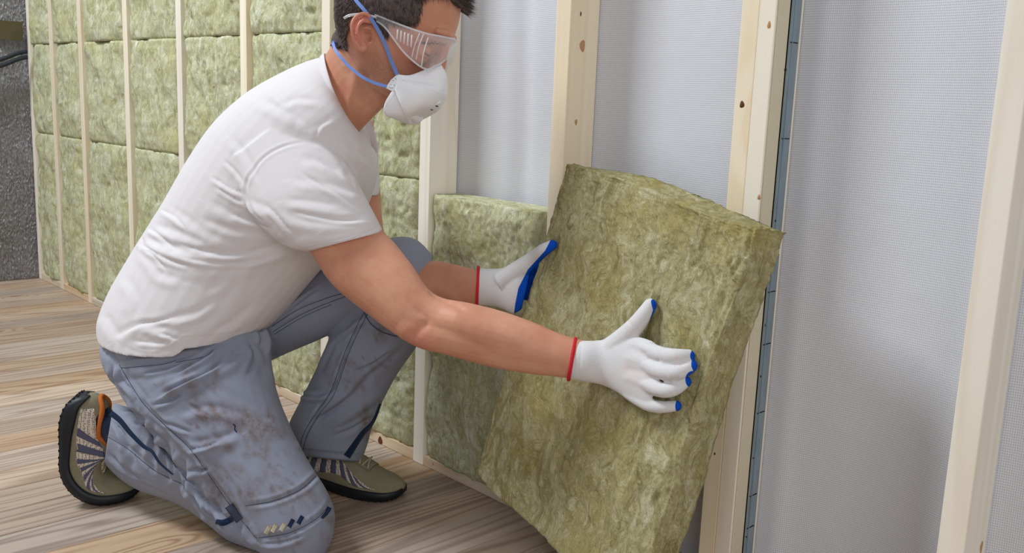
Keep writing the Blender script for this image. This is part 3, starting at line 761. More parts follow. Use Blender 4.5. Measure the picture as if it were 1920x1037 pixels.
ear = (np.abs(hl[:, 1]) > .078) & (np.abs(hl[:, 2] + .01) < .05) & (np.abs(hl[:, 0] + .02) < .04)
cheek = np.exp(-((hl[:, 0] - .05) ** 2 + (hl[:, 2] + .035) ** 2) / .0008) * 0.6
elbow = np.exp(-((u - 790) ** 2 + (v - 640) ** 2) / 900.) * 0.7
paint(body_me, 'red', np.clip(ear * 0.6 + cheek + elbow + 0.35 * np.exp(-((hl[:, 0] + .03) ** 2 + (hl[:, 2] + .06) ** 2) / .001), 0, 1))
wpart('body', body_me, M_SKIN)

# ---- gloves
def onpan(u, v, h): return onp(u, v, PT + PN * h, PN)
def finger(pts, rs, n=4):
    """pts: (u, v, height above the panel)"""
    P = [tuple(onpan(*p)) for p in pts]; Q = spline([p + (r,) for p, r in zip(P, rs)], n)
    c, rr = [Vector(q[:3]) for q in Q], [q[3] for q in Q]
    vs, fs = tube(c, rr, 14); e = ball(c[-1], rr[-1], 14); return join([(vs, fs), e])
def blob(quads, **k): return loft(quads, **k)
PXM = 1.54 / FPX
def zpan(u, v, h): return (onpan(u, v, h) - CAMP).dot(FW)
palm = [((1072, 637), (1066, 711), 1.565, .030), ((1100, 639), (1098, 716), 1.553, .027), ((1130, 637), (1128, 722), zpan(1130, 680, .026), .025), ((1160, 628), (1154, 734), zpan(1160, 682, .022), .022), ((1190, 630), (1180, 752), zpan(1190, 690, .020), .021), ((1220, 638), (1204, 766), zpan(1215, 700, .020), .019), ((1236, 650), (1220, 766), zpan(1230, 705, .019), .015)]
gR = [loft(palm, seg=32),
      finger([(1205, 652, .022), (1240, 665, .029), (1268, 668, .026), (1291, 667, .0105)], [.0125, .0125, .0118, .0100]),
      finger([(1205, 684, .024), (1243, 697, .033), (1272, 698, .029), (1296, 686, .0105)], [.0125, .0128, .0120, .0100]),
      finger([(1195, 712, .022), (1235, 730, .031), (1262, 730, .026), (1285, 716, .0100)], [.0120, .0120, .0112, .0095]),
      finger([(1180, 735, .018), (1212, 757, .022), (1240, 763, .019), (1268, 761, .0095)], [.0125, .0108, .0098, .0085]),
      finger([(1125, 668, .022), (1158, 645, .022), (1190, 613, .022), (1207, 590, .018), (1219, 572, .0110)], [.020, .0190, .0152, .0128, .0108])]
gR_me = fuse(gR, 0.0021, 5, 0.5, 'glove')
sculpt(gR_me, [('valley', 2.6, .0022, [(1202, 636), (1236, 684), (1290, 682)][1:]), ('valley', 3, .0018, [(1232, 652), (1236, 684)]), ('valley', 3, .002, [(1234, 712), (1250, 716), (1276, 708)]),
               ('valley', 3, .002, [(1226, 742), (1240, 748)]), ('valley', 7, .0018, [(1176, 650), (1215, 668)]), ('valley', 7, .0015, [(1170, 690), (1212, 700)]), ('ridge', 7, .0012, [(1165, 668), (1225, 684)]), ('ridge', 7, .0012, [(1165, 705), (1220, 725)]),
               ('valley', 2.5, .001, [(1170, 596), (1186, 612), (1192, 628)]), ('valley', 2.5, .001, [(1090, 640), (1088, 675), (1084, 712)]), ('valley', 2, .0008, [(1240, 652), (1243, 668), (1240, 680)]), ('valley', 2, .0008, [(1246, 690), (1250, 702), (1247, 712)])])
def dipR(me):
    co = vget(me); u, v, z = npx(co)
    P0 = np.array(PT); n = np.array(PN); hgt = (co - P0) @ n
    d = 0.5 + (0.0070 - hgt) * 60
    for (tu, tv, r) in ((1304, 667, 10), (1309, 683, 13), (1298, 712, 13), (1282, 762, 16)):
        d = np.maximum(d, 0.5 + (r - np.hypot(u - tu, (v - tv) * 0.8)) * 0.12)
    dd, _ = pdist(u, v, [(1226, 566), (1230, 582), (1222, 606), (1208, 628)])
    d = np.maximum(d, 0.5 + (5.5 - np.abs(dd)) * 0.12)
    d[u < 1120] = 0; paint(me, 'dip', np.clip(d, 0, 1))
dipR(gR_me)
gloveR = wpart('glove', gR_me, M_DIP, label='white knitted glove with blue fingertips spread on the panel')
def cuff(bvh_parts, a, b, z, dr, r=0.0028):
    C, Hh, N = perp_station(a, b, z, dr)
    P = [C + Hh * math.cos(t) + N * math.sin(t) for t in [2 * math.pi * k / 40 for k in range(41)]]
    return tube(P, r, 10)
cf = obj('cuff_edging', mesh_of(*cuff(None, (1079, 635), (1066, 712), 1.566, .033, .0030), 'cuff_edging', True), M_RED, gloveR)
# left glove: thumb on the face of the panel, fingers wrapped behind its edge
LP = lambda u, v, z: at(u, v, z)
ZE = zpan(1002, 520, 0.0)
palmL = [((893, 502), (892, 573), 1.808, .034), ((925, 504), (922, 574), 1.785, .031), ((950, 500), (944, 580), ZE + .035, .026), ((975, 488), (962, 588), ZE + .022, .026), ((996, 500), (978, 580), ZE + .020, .022)]
def fingL(pts, rs):
    Q = spline([tuple(at(*p)) + (r,) for p, r in zip(pts, rs)], 4); c, rr = [Vector(q[:3]) for q in Q], [q[3] for q in Q]
    return join([tube(c, rr, 14), ball(c[-1], rr[-1], 14)])
gL = [loft(palmL, seg=32),
      fingL([(940, 530, ZE + .03), (975, 505, ZE + .010), (1000, 484, ZE - .008), (1020, 468, zpan(1020, 468, .016)), (1036, 459, zpan(1036, 459, .009))], [.021, .018, .0135, .0115, .0092])]
def fingw(pts, rs):
    Q = spline([tuple(p) + (r,) for p, r in zip(pts, rs)], 4); c, rr = [Vector(q[:3]) for q in Q], [q[3] for q in Q]
    return join([tube(c, rr, 14), ball(c[-1], rr[-1], 14)])
for k, (h0, h1, dx) in enumerate(((.527, .532, .004), (.512, .514, .008), (.497, .496, .004), (.483, .478, -.004))):
    gL.append(fingw([(.446, -.112, h0 * .7 + .155), (.452, -.083, h0), (.464 , -.046, h1), (.487 + dx, -.027, h1), (.515 + dx, -.028, h1)], [.0095, .0118, .0112, .0105, .0092]))
gL_me = fuse(gL, 0.0021, 5, 0.5, 'glove')
co = vget(gL_me); u, v, z = npx(co)
dd, _ = pdist(u, v, [(1034, 447), (1022, 470), (990, 505), (972, 540), (966, 570), (962, 600)])
d = 0.5 + (-dd) * 0.12
d[u < 930] = 0
paint(gL_me, 'dip', np.clip(d, 0, 1))
gloveL = wpart('glove', gL_me, M_DIP, label='white knitted glove with blue palm gripping the left edge of the panel')
obj('cuff_edging', mesh_of(*cuff(None, (897, 501), (894, 574), 1.808, .036, .0030), 'cuff_edging', True), M_RED, gloveL)

# ---- trousers
T = [
    [((200, 625), (480, 590), 1.955, .155, (-25, 35)), ((190, 655), (503, 612), 1.955, .165, (-28, 40)), ((205, 695), (508, 655), 1.95, .16, (-25, 35)), ((240, 735), (505, 680), 1.95, .14, (-15, 20)), ((285, 750), (470, 705), 1.95, .10)],
    [((205, 650), (505, 620), 1.91, .11), ((208, 700), (508, 668), 1.89, .105), ((232, 748), (518, 730), 1.86, .10), ((275, 802), (545, 800), 1.835, .094), ((325, 860), (580, 868), 1.81, .086), ((378, 915), (612, 918), 1.79, .080), ((425, 968), (627, 958), 1.775, .074), ((462, 1012), (626, 1000), 1.765, .068), ((495, 1046), (608, 1042), 1.76, .05)],
    [((213, 756), (196, 868), 1.935, .060), ((238, 764), (222, 896), 1.925, .066), ((275, 790), (262, 920), 1.905, .07), ((340, 845), (330, 944), 1.875, .070), ((410, 905), (385, 980), 1.84, .068), ((480, 955), (440, 1022), 1.81, .066), ((555, 985), (520, 1060), 1.785, .062)],
    [((400, 560), (470, 700), 2.03, .10), ((500, 520), (525, 668), 2.02, .095), ((600, 485), (610, 632), 1.99, .09), ((690, 455), (672, 602), 1.96, .082), ((770, 445), (735, 590), 1.94, .072), ((812, 480), (775, 575), 1.935, .055)],
    [((672, 470), (815, 492), 1.94, .070), ((655, 540), (812, 560), 1.95, .078), ((622, 622), (786, 640), 1.97, .080), ((589, 700), (744, 702), 2.0, .080), ((556, 765), (714, 760), 2.02, .080), ((541, 800), (698, 800), 2.035, .078), ((548, 830), (688, 836), 2.045, .076), ((564, 855), (677, 866), 2.05, .072)],
]
tr_me = fuse([loft(t, seg=36) for t in T], 0.0026, 7, 0.5, 'trousers')
zfloor(tr_me, 0.004)
wrinkle(tr_me, 0.0011, 14, (1, 1, 1), 3.1)
sculpt(tr_me, [
    # hip and seat
    ('valley', 7, .006, [(205, 640), (212, 670), (222, 690)]), ('fold', 8, .005, [(222, 684), (240, 715), (262, 745), (275, 770)]), ('fold', 7, .004, [(215, 700), (235, 740), (262, 768)]),
    ('fold', 12, .006, [(235, 690), (330, 680), (400, 655), (440, 650)]), ('fold', 9, .005, [(290, 745), (350, 715), (420, 690), (480, 640)]), ('fold', 11, .005, [(270, 712), (350, 700), (430, 672)]),
    ('fold', 8, .005, [(505, 620), (507, 660), (512, 700), (520, 730)]), ('valley', 6, .004, [(470, 640), (492, 655), (504, 690)]),
    # side seam of the near thigh
    ('seam', 3.5, .003, [(224, 684), (250, 728), (272, 760), (312, 800), (355, 840), (389, 887), (439, 958), (481, 1009)]),
    ('fold', 12, .008, [(262, 770), (285, 800), (313, 845), (360, 890), (400, 935), (440, 985), (475, 1020)]),
    ('fold', 9, .005, [(355, 840), (400, 832), (450, 815)]), ('fold', 9, .004, [(330, 780), (400, 770), (470, 790)]), ('valley', 9, .003, [(400, 720), (470, 760), (520, 800)]),
    ('crease', 3.2, .0042, [(225, 672), (262, 668), (300, 664), (340, 656), (385, 650)]), ('crease', 3.5, .005, [(330, 700), (355, 685), (385, 668), (407, 648)]), ('crease', 3.2, .0045, [(290, 748), (330, 728), (370, 708), (400, 690), (425, 664)]),
    ('crease', 3, .0035, [(300, 738), (340, 722), (385, 705)]), ('crease', 3, .003, [(285, 760), (320, 750), (345, 735)]), ('crease', 3, .0035, [(318, 655), (350, 648), (378, 648)]), ('crease', 3, .003, [(270, 700), (310, 692), (345, 680)]),
    ('crease', 3, .004, [(482, 615), (490, 632), (488, 650)]), ('crease', 3, .0035, [(500, 610), (506, 640), (506, 670)]), ('crease', 4, .004, [(468, 640), (478, 670), (462, 705)]), ('crease', 2.6, .002, [(350, 755), (370, 768), (392, 780)]),
    ('crease', 3, .004, [(222, 682), (232, 712), (250, 735), (262, 765)]), ('crease', 3, .003, [(208, 680), (218, 720), (240, 752)]), ('crease', 2.6, .003, [(300, 790), (330, 800), (360, 812)]),
    ('crease', 3, .0035, [(350, 843), (385, 838), (415, 825)]), ('crease', 3.5, .005, [(352, 882), (372, 884), (390, 878)]), ('crease', 3, .004, [(358, 905), (375, 925), (400, 945), (440, 980)]), ('crease', 3, .004, [(392, 940), (400, 965), (430, 990)]),
    ('crease', 3, .004, [(455, 985), (470, 1005), (488, 1020)]), ('crease', 3, .003, [(490, 1018), (530, 1016), (575, 1000)]), ('crease', 3, .003, [(330, 890), (360, 930), (400, 975), (440, 1015)]),
    ('crease', 3, .0045, [(228, 768), (255, 775), (272, 792), (268, 815)]), ('crease', 3, .0045, [(250, 792), (275, 802), (290, 825), (282, 850)]), ('crease', 3, .0045, [(275, 800), (300, 822), (312, 850), (305, 878)]), ('crease', 3, .004, [(300, 830), (325, 862), (330, 895)]),
    ('crease', 3, .0035, [(212, 790), (232, 815), (240, 850)]), ('crease', 3, .003, [(205, 850), (235, 880), (270, 905)]), ('crease', 2.6, .003, [(335, 860), (352, 890), (350, 925)]),
    ('crease', 3, .003, [(520, 602), (545, 580), (575, 556), (600, 540)]), ('crease', 3, .0035, [(548, 730), (575, 742), (605, 740), (622, 728)]), ('crease', 3.4, .0035, [(690, 600), (660, 625), (632, 640)]), ('crease', 3, .003, [(735, 655), (700, 680), (660, 700)]),
    ('crease', 3.4, .003, [(665, 735), (630, 765), (590, 790)]), ('crease', 3, .003, [(700, 780), (660, 805), (625, 818)]), ('crease', 3, .003, [(635, 640), (618, 665), (600, 700)]),
    # knee panel
    ('seam', 4, .003, [(460, 948), (510, 940), (560, 920), (590, 895), (600, 880)]), ('seam', 4, .003, [(481, 1009), (540, 1000), (590, 975), (615, 950), (622, 930)]),
    ('fold', 8, .004, [(480, 1012), (530, 1014), (580, 990)]), ('valley', 6, .004, [(420, 880), (455, 950), (480, 1005)]),
    # rear lower leg
    ('fold', 8, .005, [(250, 778), (262, 820), (258, 850)]), ('fold', 8, .006, [(275, 790), (285, 830), (280, 870)]), ('fold', 8, .005, [(298, 815), (310, 855), (300, 900)]), ('fold', 8, .005, [(330, 845), (335, 880), (330, 920)]),
    ('fold', 8, .005, [(360, 880), (365, 915), (355, 945)]), ('fold', 9, .005, [(395, 915), (400, 950), (392, 985)]), ('valley', 5, .003, [(200, 815), (240, 840), (290, 880), (340, 905)]), ('fold', 9, .005, [(430, 945), (440, 985), (440, 1015)]),
    ('seam', 3, .002, [(215, 880), (260, 905), (330, 935)]), ('fold', 9, .004, [(225, 800), (240, 850), (235, 885)]),
    # far thigh and shin
    ('seam', 3, .002, [(510, 612), (560, 580), (610, 560), (650, 548)]), ('seam', 3, .002, [(512, 622), (565, 590), (620, 566), (660, 552)]), ('fold', 7, .004, [(500, 600), (545, 570), (600, 530)]),
    ('seam', 3, .003, [(685, 580), (670, 610), (650, 655), (625, 725), (600, 765), (575, 810), (565, 840)]),
    ('valley', 8, .007, [(640, 620), (660, 598), (690, 583), (720, 580)]), ('fold', 9, .004, [(690, 600), (650, 640), (615, 665)]), ('fold', 8, .004, [(760, 640), (700, 690), (650, 740)]), ('fold', 8, .005, [(560, 725), (590, 738), (615, 735), (640, 720)]),
    ('fold', 9, .005, [(690, 700), (650, 745), (600, 775), (570, 800)]), ('fold', 9, .004, [(720, 740), (670, 780), (620, 810)]), ('step', 3, .0015, [(548, 838), (600, 845), (680, 852)]),
    ('step', 4, -.003, [(683, 590), (700, 612), (725, 625), (760, 632)]),
])
zfloor(tr_me, 0.004)
co = vget(tr_me); u, v, z = npx(co); nr = nget(tr_me)
mud = np.zeros(len(co)); rng = np.random.RandomState(5)
for (cu, cv, su, sv, a, n) in ((440, 795, 60, 22, .8, 34), (505, 850, 55, 50, .55, 22), (395, 780, 40, 22, .7, 22), (460, 910, 70, 30, .6, 20), (540, 940, 60, 30, .55, 18), (370, 720, 60, 50, .45, 14), (400, 900, 25, 60, .6, 16), (545, 1000, 60, 20, .5, 10), (690, 680, 60, 50, .6, 10), (690, 800, 14, 45, .8, 12), (640, 700, 40, 60, .4, 8), (730, 620, 20, 10, .7, 5)):
    for _ in range(n):
        x, y = cu + rng.randn() * su * .6, cv + rng.randn() * sv * .6; r = abs(rng.randn()) * 5 + 2.0; rx = r * (1.2 + rng.rand() * 2.6); th = rng.rand() * 1.2 + 0.4
        dx, dy = u - x, v - y; e = (dx * math.cos(th) + dy * math.sin(th)) / rx; g = (-dx * math.sin(th) + dy * math.cos(th)) / r
        mud = np.maximum(mud, min(1, a * 1.35) * (0.5 + rng.rand() * .5) * np.clip(1.5 - np.sqrt(e * e + g * g) , 0, 1))
paint(tr_me, 'mud', mud)
pale = np.clip(1 - np.hypot((u - 575) / 40, (v - 790) / 70), 0, 1) * 0.5 + np.clip(1 - np.hypot((u - 210) / 35, (v - 650) / 35), 0, 1) * .6
paint(tr_me, 'pale', pale)
trousers = wpart('trousers', tr_me, M_TROUS)
bt = surf([tr_me])
def tpart(name, parts, mat, label=None, parent=trousers, kind=None):
    o = obj(name, mesh_of(*join(parts), name, True), mat, parent, label, kind=kind); return o
tpart('piping', [lay(bt, [(206, 773), (225, 788), (245, 812), (270, 837), (285, 846), (300, 868), (325, 890)], (11, 3), .0016, .0016)], M_NAVY, 'navy stripe down the rear trouser leg')
tpart('piping', [lay(bt, [(713, 757), (700, 790), (680, 812), (664, 835), (650, 856)], (4, 13), .0016, .0016)], M_NAVY, 'navy stripe near the front trouser hem')
tpart('piping', [lay(bt, [(603, 972), (612, 962), (617, 952)], (4, 9), .0016, .0016)], M_NAVY)
tpart('piping', [lay(bt, [(406, 978), (420, 980), (436, 972)], (9, 12), .0016, .0016)], M_NAVY)
tpart('velcro_tab', [lay(bt, [(430, 948), (440, 962), (450, 976)], (16, 14), .002, .002)], M_THREAD, 'dark tab at the knee pocket')
for (x0, y0, c) in ((563, 975, 1), (546, 981, 1), (531, 988, 0), (515, 990, 0), (503, 993, 0)):
    tpart('reflective_mark', [lay(bt, [(x0 + 4, y0 - 7), (x0, y0), (x0 - 4, y0 + 7)], 8, .0015, .0012, sub=2)], M_NAVY if c else M_LACE, None)
for pts in ([(224, 684), (250, 728), (272, 760), (312, 800), (355, 840), (389, 887), (439, 958), (481, 1009)], [(460, 948), (510, 940), (560, 920), (590, 895), (600, 880)], [(481, 1009), (540, 1000), (590, 975), (615, 950)],
            [(510, 612), (560, 580), (610, 560), (650, 548)], [(512, 622), (565, 590), (620, 566), (660, 552)], [(514, 627), (567, 595), (622, 571)],
            [(683, 585), (665, 620), (645, 665), (620, 735), (594, 772), (570, 812), (562, 842)], [(690, 588), (672, 622), (652, 668), (627, 738), (600, 775), (577, 815), (568, 845)],
            [(200, 818), (240, 842), (290, 882), (340, 907)], [(228, 690), (300, 684), (330, 676)], [(330, 680), (385, 668), (400, 655)]):
    tpart('stitching', [laytube(bt, pts, .0006, .0003, 8, 5)], M_THREAD)
tpart('thread_mark', [laytube(bt, [(437, 795), (441, 799), (440, 805), (444, 810)], .0011, .0006, 4, 6)], M_NAVY)
tpart('knee_patch', [laytube(bt, [(684, 588), (695, 607), (715, 622), (740, 630), (762, 633)], .0009, .0005, 8, 5)], M_THREAD)

# ---- t-shirt
Tt = [((188, 626), (497, 612), 1.955, .180, (-30, 52)), ((184, 600), (508, 606), 1.955, .182, (-18, 34)), ((205, 545), (522, 596), 1.95, .178, (-8, 14)), ((250, 468), (545, 572), 1.94, .172), ((300, 388), (582, 528), 1.925, .176), ((350, 302), (632, 470), 1.905, .185), ((402, 228), (680, 405), 1.885, .190), ((468, 170), (706, 335), 1.865, .188), ((540, 130), (704, 285), 1.845, .160), ((582, 113), (684, 268), 1.825, .115), ((603, 107), (664, 264), 1.805, .070)]
Ts = [((570, 190), (430, 300), 1.76, .060), ((622, 252), (452, 360), 1.735, .072), ((655, 312), (478, 412), 1.71, .074), ((690, 378), (528, 458), 1.695, .073), ((719, 435), (575, 472), 1.69, .070)]
Tl = [((690, 215), (610, 260), 1.95, .065), ((706, 262), (622, 300), 1.98, .066), ((711, 320), (632, 335), 1.99, .064), ((712, 366), (640, 372), 1.99, .062)]
sh_me = fuse([loft(Tt, seg=40), loft(Ts, seg=36), loft(Tl, seg=30)], 0.0027, 8, 0.5, 't_shirt')
wrinkle(sh_me, 0.0006, 9, (1, 1, 1), 8.3)
sculpt(sh_me, [
    # waist folds at the small of the back
    ('fold', 11, .007, [(262, 455), (300, 462), (340, 478), (400, 492)]), ('fold', 10, .006, [(275, 432), (310, 436), (350, 450), (395, 470)]), ('fold', 10, .005, [(300, 392), (335, 410), (385, 440), (430, 458)]),
    ('fold', 9, .005, [(262, 470), (285, 500), (300, 520), (340, 530)]), ('fold', 11, .006, [(270, 462), (330, 470), (420, 482), (520, 470), (590, 440)]), ('fold', 12, .004, [(310, 500), (400, 505), (480, 495), (540, 480)]),
    # pulls to the armpit
    ('fold', 9, .004, [(400, 330), (440, 360), (470, 385), (520, 400)]), ('fold', 9, .004, [(385, 380), (440, 410), (500, 425)]), ('fold', 8, .004, [(430, 260), (460, 300), (480, 350)]), ('fold', 8, .004, [(360, 410), (430, 435), (520, 440)]),
    ('ridge', 9, .004, [(440, 330), (455, 355), (480, 395), (515, 425)]),
    ('crease', 3.4, .0045, [(258, 452), (285, 470), (320, 488), (360, 500)]), ('crease', 3.2, .004, [(275, 425), (300, 442), (330, 470)]), ('crease', 3.2, .004, [(272, 468), (290, 480), (305, 498), (312, 508)]), ('crease', 3.4, .0035, [(330, 455), (380, 470), (440, 478), (510, 462)]),
    ('crease', 3, .003, [(330, 480), (400, 492), (470, 490), (530, 470)]), ('crease', 3, .003, [(300, 392), (330, 408), (350, 430)]), ('crease', 3, .003, [(262, 440), (268, 455), (262, 470)]),
    ('crease', 3.2, .0035, [(228, 626), (260, 608), (295, 602), (330, 594)]), ('crease', 3.2, .0045, [(300, 625), (318, 630), (335, 640)]), ('crease', 3, .003, [(250, 640), (290, 642), (330, 640)]), ('crease', 3, .0028, [(395, 330), (430, 352), (458, 365)]), ('crease', 3, .0028, [(405, 350), (440, 372), (462, 380)]),
    ('crease', 3, .0028, [(420, 300), (445, 325), (458, 345)]), ('crease', 3, .003, [(430, 400), (470, 415), (510, 430)]), ('crease', 3.2, .004, [(500, 385), (525, 410), (548, 440)]), ('crease', 3, .003, [(560, 320), (600, 345), (640, 370), (672, 392)]),
    ('crease', 3, .003, [(600, 300), (635, 325), (668, 352)]), ('crease', 3, .003, [(545, 395), (590, 405), (640, 412), (690, 412)]), ('crease', 3, .002, [(592, 258), (600, 236), (622, 224)]),
    # hem bunch
    ('fold', 9, .007, [(215, 640), (255, 615), (290, 618), (330, 630)]), ('valley', 8, .006, [(268, 625), (285, 640), (310, 640)]), ('fold', 9, .006, [(300, 605), (335, 600), (370, 590), (420, 560)]), ('fold', 10, .004, [(340, 640), (400, 600), (440, 550), (460, 500)]),
    ('fold', 10, .005, [(190, 590), (210, 625), (225, 640)]), ('fold', 9, .004, [(400, 640), (450, 600), (490, 570)]), ('fold', 10, .004, [(380, 560), (420, 530), (470, 490), (540, 470)]), ('fold', 10, .004, [(230, 520), (250, 560), (240, 600)]),
    # sleeve seam and folds
    ('seam', 2.6, .0030, [(578, 266), (540, 272), (505, 288), (480, 312), (463, 345), (465, 375), (480, 400), (505, 425)]), ('fold', 6, .003, [(578, 266), (605, 275), (632, 300), (655, 335)]),
    ('fold', 9, .005, [(560, 300), (600, 310), (640, 330), (665, 345)]), ('fold', 9, .005, [(545, 340), (600, 350), (660, 365), (690, 380)]), ('fold', 8, .004, [(640, 310), (660, 345), (680, 372)]), ('fold', 9, .004, [(520, 400), (580, 420), (650, 420), (700, 405)]), ('fold', 8, .004, [(530, 380), (590, 385), (640, 395)]),
    ('fold', 6, .004, [(645, 300), (668, 330), (676, 360)]),
    ('step', 2.5, .0012, [(560, 458), (620, 452), (680, 435), (712, 418)]),
    # neck and chest
    ('fold', 8, .003, [(590, 250), (605, 235), (628, 222)]), ('fold', 7, .004, [(530, 200), (560, 190), (600, 195)]), ('fold', 9, .004, [(480, 190), (520, 210), (570, 240)]), ('fold', 8, .004, [(500, 160), (530, 190), (560, 235)]),
    ('fold', 7, .004, [(668, 265), (690, 285), (705, 298)]), ('fold', 7, .004, [(640, 262), (670, 290), (700, 310)]),
    ('step', 3, .001, [(198, 610), (230, 645), (285, 662), (340, 642), (420, 632), (485, 606)]),
], 0.0, 0.48)
co = vget(sh_me); u, v, z = npx(co)                              # hem rides up in front of the hip pocket
k = np.clip((u - 325) / 22, 0, 1) * np.clip((500 - u) / 80, 0, 1) * np.clip((v - 600) / 55, 0, 1) * (z < 1.93)
co += np.array(UP) * (k * 13 * z / FPX)[:, None]; vset(sh_me, co)
shirt = wpart('t_shirt', sh_me, M_SHIRT)
bs = surf([sh_me])
# collar band along the V neck, then seams
C0 = [(603, 108), (606, 130), (616, 165), (632, 205), (650, 240), (664, 262), (680, 280), (706, 292)]
bb = surf([sh_me, body_me])
def collar():
    P = []
    ring = [((603, 106), 1.79), ((606, 128), 1.745), ((616, 162), 1.722), ((632, 203), 1.728), ((648, 238), 1.75), ((663, 262), 1.79), ((684, 283), 1.815), ((704, 292), 1.845), ((700, 262), 1.88), ((690, 230), 1.895), ((668, 190), 1.895), ((640, 145), 1.885), ((615, 112), 1.85), ((603, 106), 1.79)]
    return [at(a[0], a[1], z) for a, z in ring]
cr = [Vector(p) for p in spline([tuple(p) for p in collar()], 6)]
def band(P, w, th, up):
    vs, fs = [], []; n = len(P)
    for i in range(n):
        t = (P[min(i + 1, n - 1)] - P[max(i - 1, 0)]).normalized(); s = up.cross(t).normalized(); a = up
        for k in range(10):
            q = 2 * math.pi * k / 10; vs.append(P[i] + a * w * math.cos(q) + s * th * math.sin(q))
    for i in range(n - 1):
        for k in range(10): fs.append((i * 10 + k, i * 10 + (k + 1) % 10, (i + 1) * 10 + (k + 1) % 10, (i + 1) * 10 + k))
    return vs, fs
nax = (at(690, 110, 1.72) - at(620, 195, 1.80)).normalized()
obj('collar', mesh_of(*band(cr, 0.0095, 0.0026, nax), 'collar', True), M_SHIRT, shirt)
obj('sleeve_hem', mesh_of(*laytube(bs, [(562, 462), (600, 458), (650, 448), (690, 432), (711, 418)], .0007, .0003, 8, 5), 'sleeve_hem', True), M_SHIRT, shirt)
# ---- safety shoes: one last, shaped flat for the front foot and folded over the toes for the rear foot
def shoe(name_label, origin, fwd, left, upv, L, bend, bend_at=0.66, side=1, parent=worker):
    """origin = heel bottom; bend = angle (rad) of heel part raised about the ball of the foot"""
    e1, e2, e3 = Vector(fwd).normalized(), Vector(left).normalized(), Vector(upv).normalized()
    def spine(s):
        # integrate angle from toe backwards so that the toe part lies on the floor
        s0, s1 = (bend_at - 0.22) * L, (bend_at + 0.24) * L
        def ang(q): return bend * (1 - min(1, max(0, (q - s0) / (s1 - s0))) ** 1.0) if bend else 0.0
        N = 40; x = z = 0.0; q = L; st = (L - s) / N
        for _ in range(N):
            a = ang(q - st / 2); x -= math.cos(a) * st; z += math.sin(a) * st; q -= st
        return x + L, z, ang(s)
    K = [spine(L * i / 80) for i in range(81)]
    def frame(s):
        i = min(79.999, max(0, s / L * 80)); j = int(i); f = i - j
        a, b = K[j], K[j + 1]; x, z, an = [a[k] * (1 - f) + b[k] * f for k in range(3)]
        o = Vector(origin) + e1 * x + e3 * z
        t = e1 * math.cos(an) - e3 * math.sin(an); n = e1 * math.sin(an) + e3 * math.cos(an)
        return o, t, n
    # (s, half width, centre shift, sole bottom, sole top, upper height)
    R = [(0.00, .012, 0, .034, .050, .058), (0.02, .024, 0, .022, .044, .070), (0.07, .032, 0, .008, .033, .082), (0.16, .035, .001, .001, .027, .082), (0.26, .035, .003, .002, .023, .080), (0.36, .036, .004, .004, .022, .100), (0.46, .040, .003, .003, .021, .096),
         (0.56, .045, .001, .001, .020, .084), (0.68, .049, -.001, 0, .019, .067), (0.80, .047, -.002, .000, .018, .052), (0.90, .039, -.003, .002, .018, .045), (0.965, .025, -.004, .006, .020, .038), (1.0, .010, -.004, .012, .024, .031)]
    S = spline(R, 7)
    def outline(r, s_off=0.0):
        return r[0] * L, r[1], r[2] * side, r[3], r[4], r[5]
    def P(r, y, h):
        o, t, n = frame(r[0] * L); return o + e2 * (r[2] * side + y) + n * h
    def upper(r, ph, off=0.0):
        """ph 0..pi across the shoe from right edge to left edge"""
        w = r[1] - 0.002 + off; hh = r[5] - r[4] + 0.006 + off; c, s = math.cos(ph), math.sin(ph)
        low = r[0] < 0.33
        y = w * math.copysign(abs(c) ** (0.62 if low else 0.8), c); h = hh * abs(s) ** (0.75 if low else 0.9)
        return P(r, y * (1 - 0.16 * (h / max(hh, 1e-4)) ** 2), r[4] - 0.006 + h)
    root = empty('shoe', (0, 0, 0), parent=parent, label=name_label)
    root.matrix_parent_inverse = Matrix.Translation(-worker.location)
    # upper
    seg = 36; vs, fs = [], []
    for r in S:
        for k in range(seg + 1): vs.append(upper(r, math.pi * k / seg))
        for k in range(1, 8): vs.append(P(r, -(r[1] - .002) * (1 - 2 * k / 8), r[4] - 0.006))
    m = seg + 8
    for i in range(len(S) - 1):
        for k in range(m): fs.append((i * m + k, i * m + (k + 1) % m, (i + 1) * m + (k + 1) % m, (i + 1) * m + k))
    fs.append(tuple(range(m))[::-1]); fs.append(tuple((len(S) - 1) * m + k for k in range(m)))
    me = mesh_of(vs, fs, 'upper', True); bm = bmesh.new(); bm.from_mesh(me); bmesh.ops.recalc_face_normals(bm, faces=bm.faces); bm.to_mesh(me); bm.free()
    obj('upper', me, M_SUEDE, root)
    # sole: rubber with upturned rand
    vs, fs = [], []; prof = [(-1.0, 0, .003), (-1.07, .5, .003), (-1.07, 1.0, .003), (-.98, 1.15, 0), (-.7, .9, 0), (0, .8, 0), (.7, .9, 0), (.98, 1.15, 0), (1.07, 1.0, .003), (1.07, .5, .003), (1.0, 0, .003), (.5, 0, 0), (0, .05, 0), (-.5, 0, 0)]
    for r in S:
        for a, b, c in prof: vs.append(P(r, (r[1] + .002) * a, r[3] + (r[4] - r[3]) * b))
    m = len(prof)
    for i in range(len(S) - 1):
        for k in range(m): fs.append((i * m + k, i * m + (k + 1) % m, (i + 1) * m + (k + 1) % m, (i + 1) * m + k))
    fs.append(tuple(range(m))); fs.append(tuple((len(S) - 1) * m + k for k in range(m))[::-1])
    me = mesh_of(vs, fs, 'sole', True); bm = bmesh.new(); bm.from_mesh(me)
    # heel and toe extension
    bmesh.ops.recalc_face_normals(bm, faces=bm.faces); bm.to_mesh(me); bm.free()
    so = obj('sole', me, M_RUBBER, root)
    # tread lugs under and round the sole
    bm = bmesh.new()
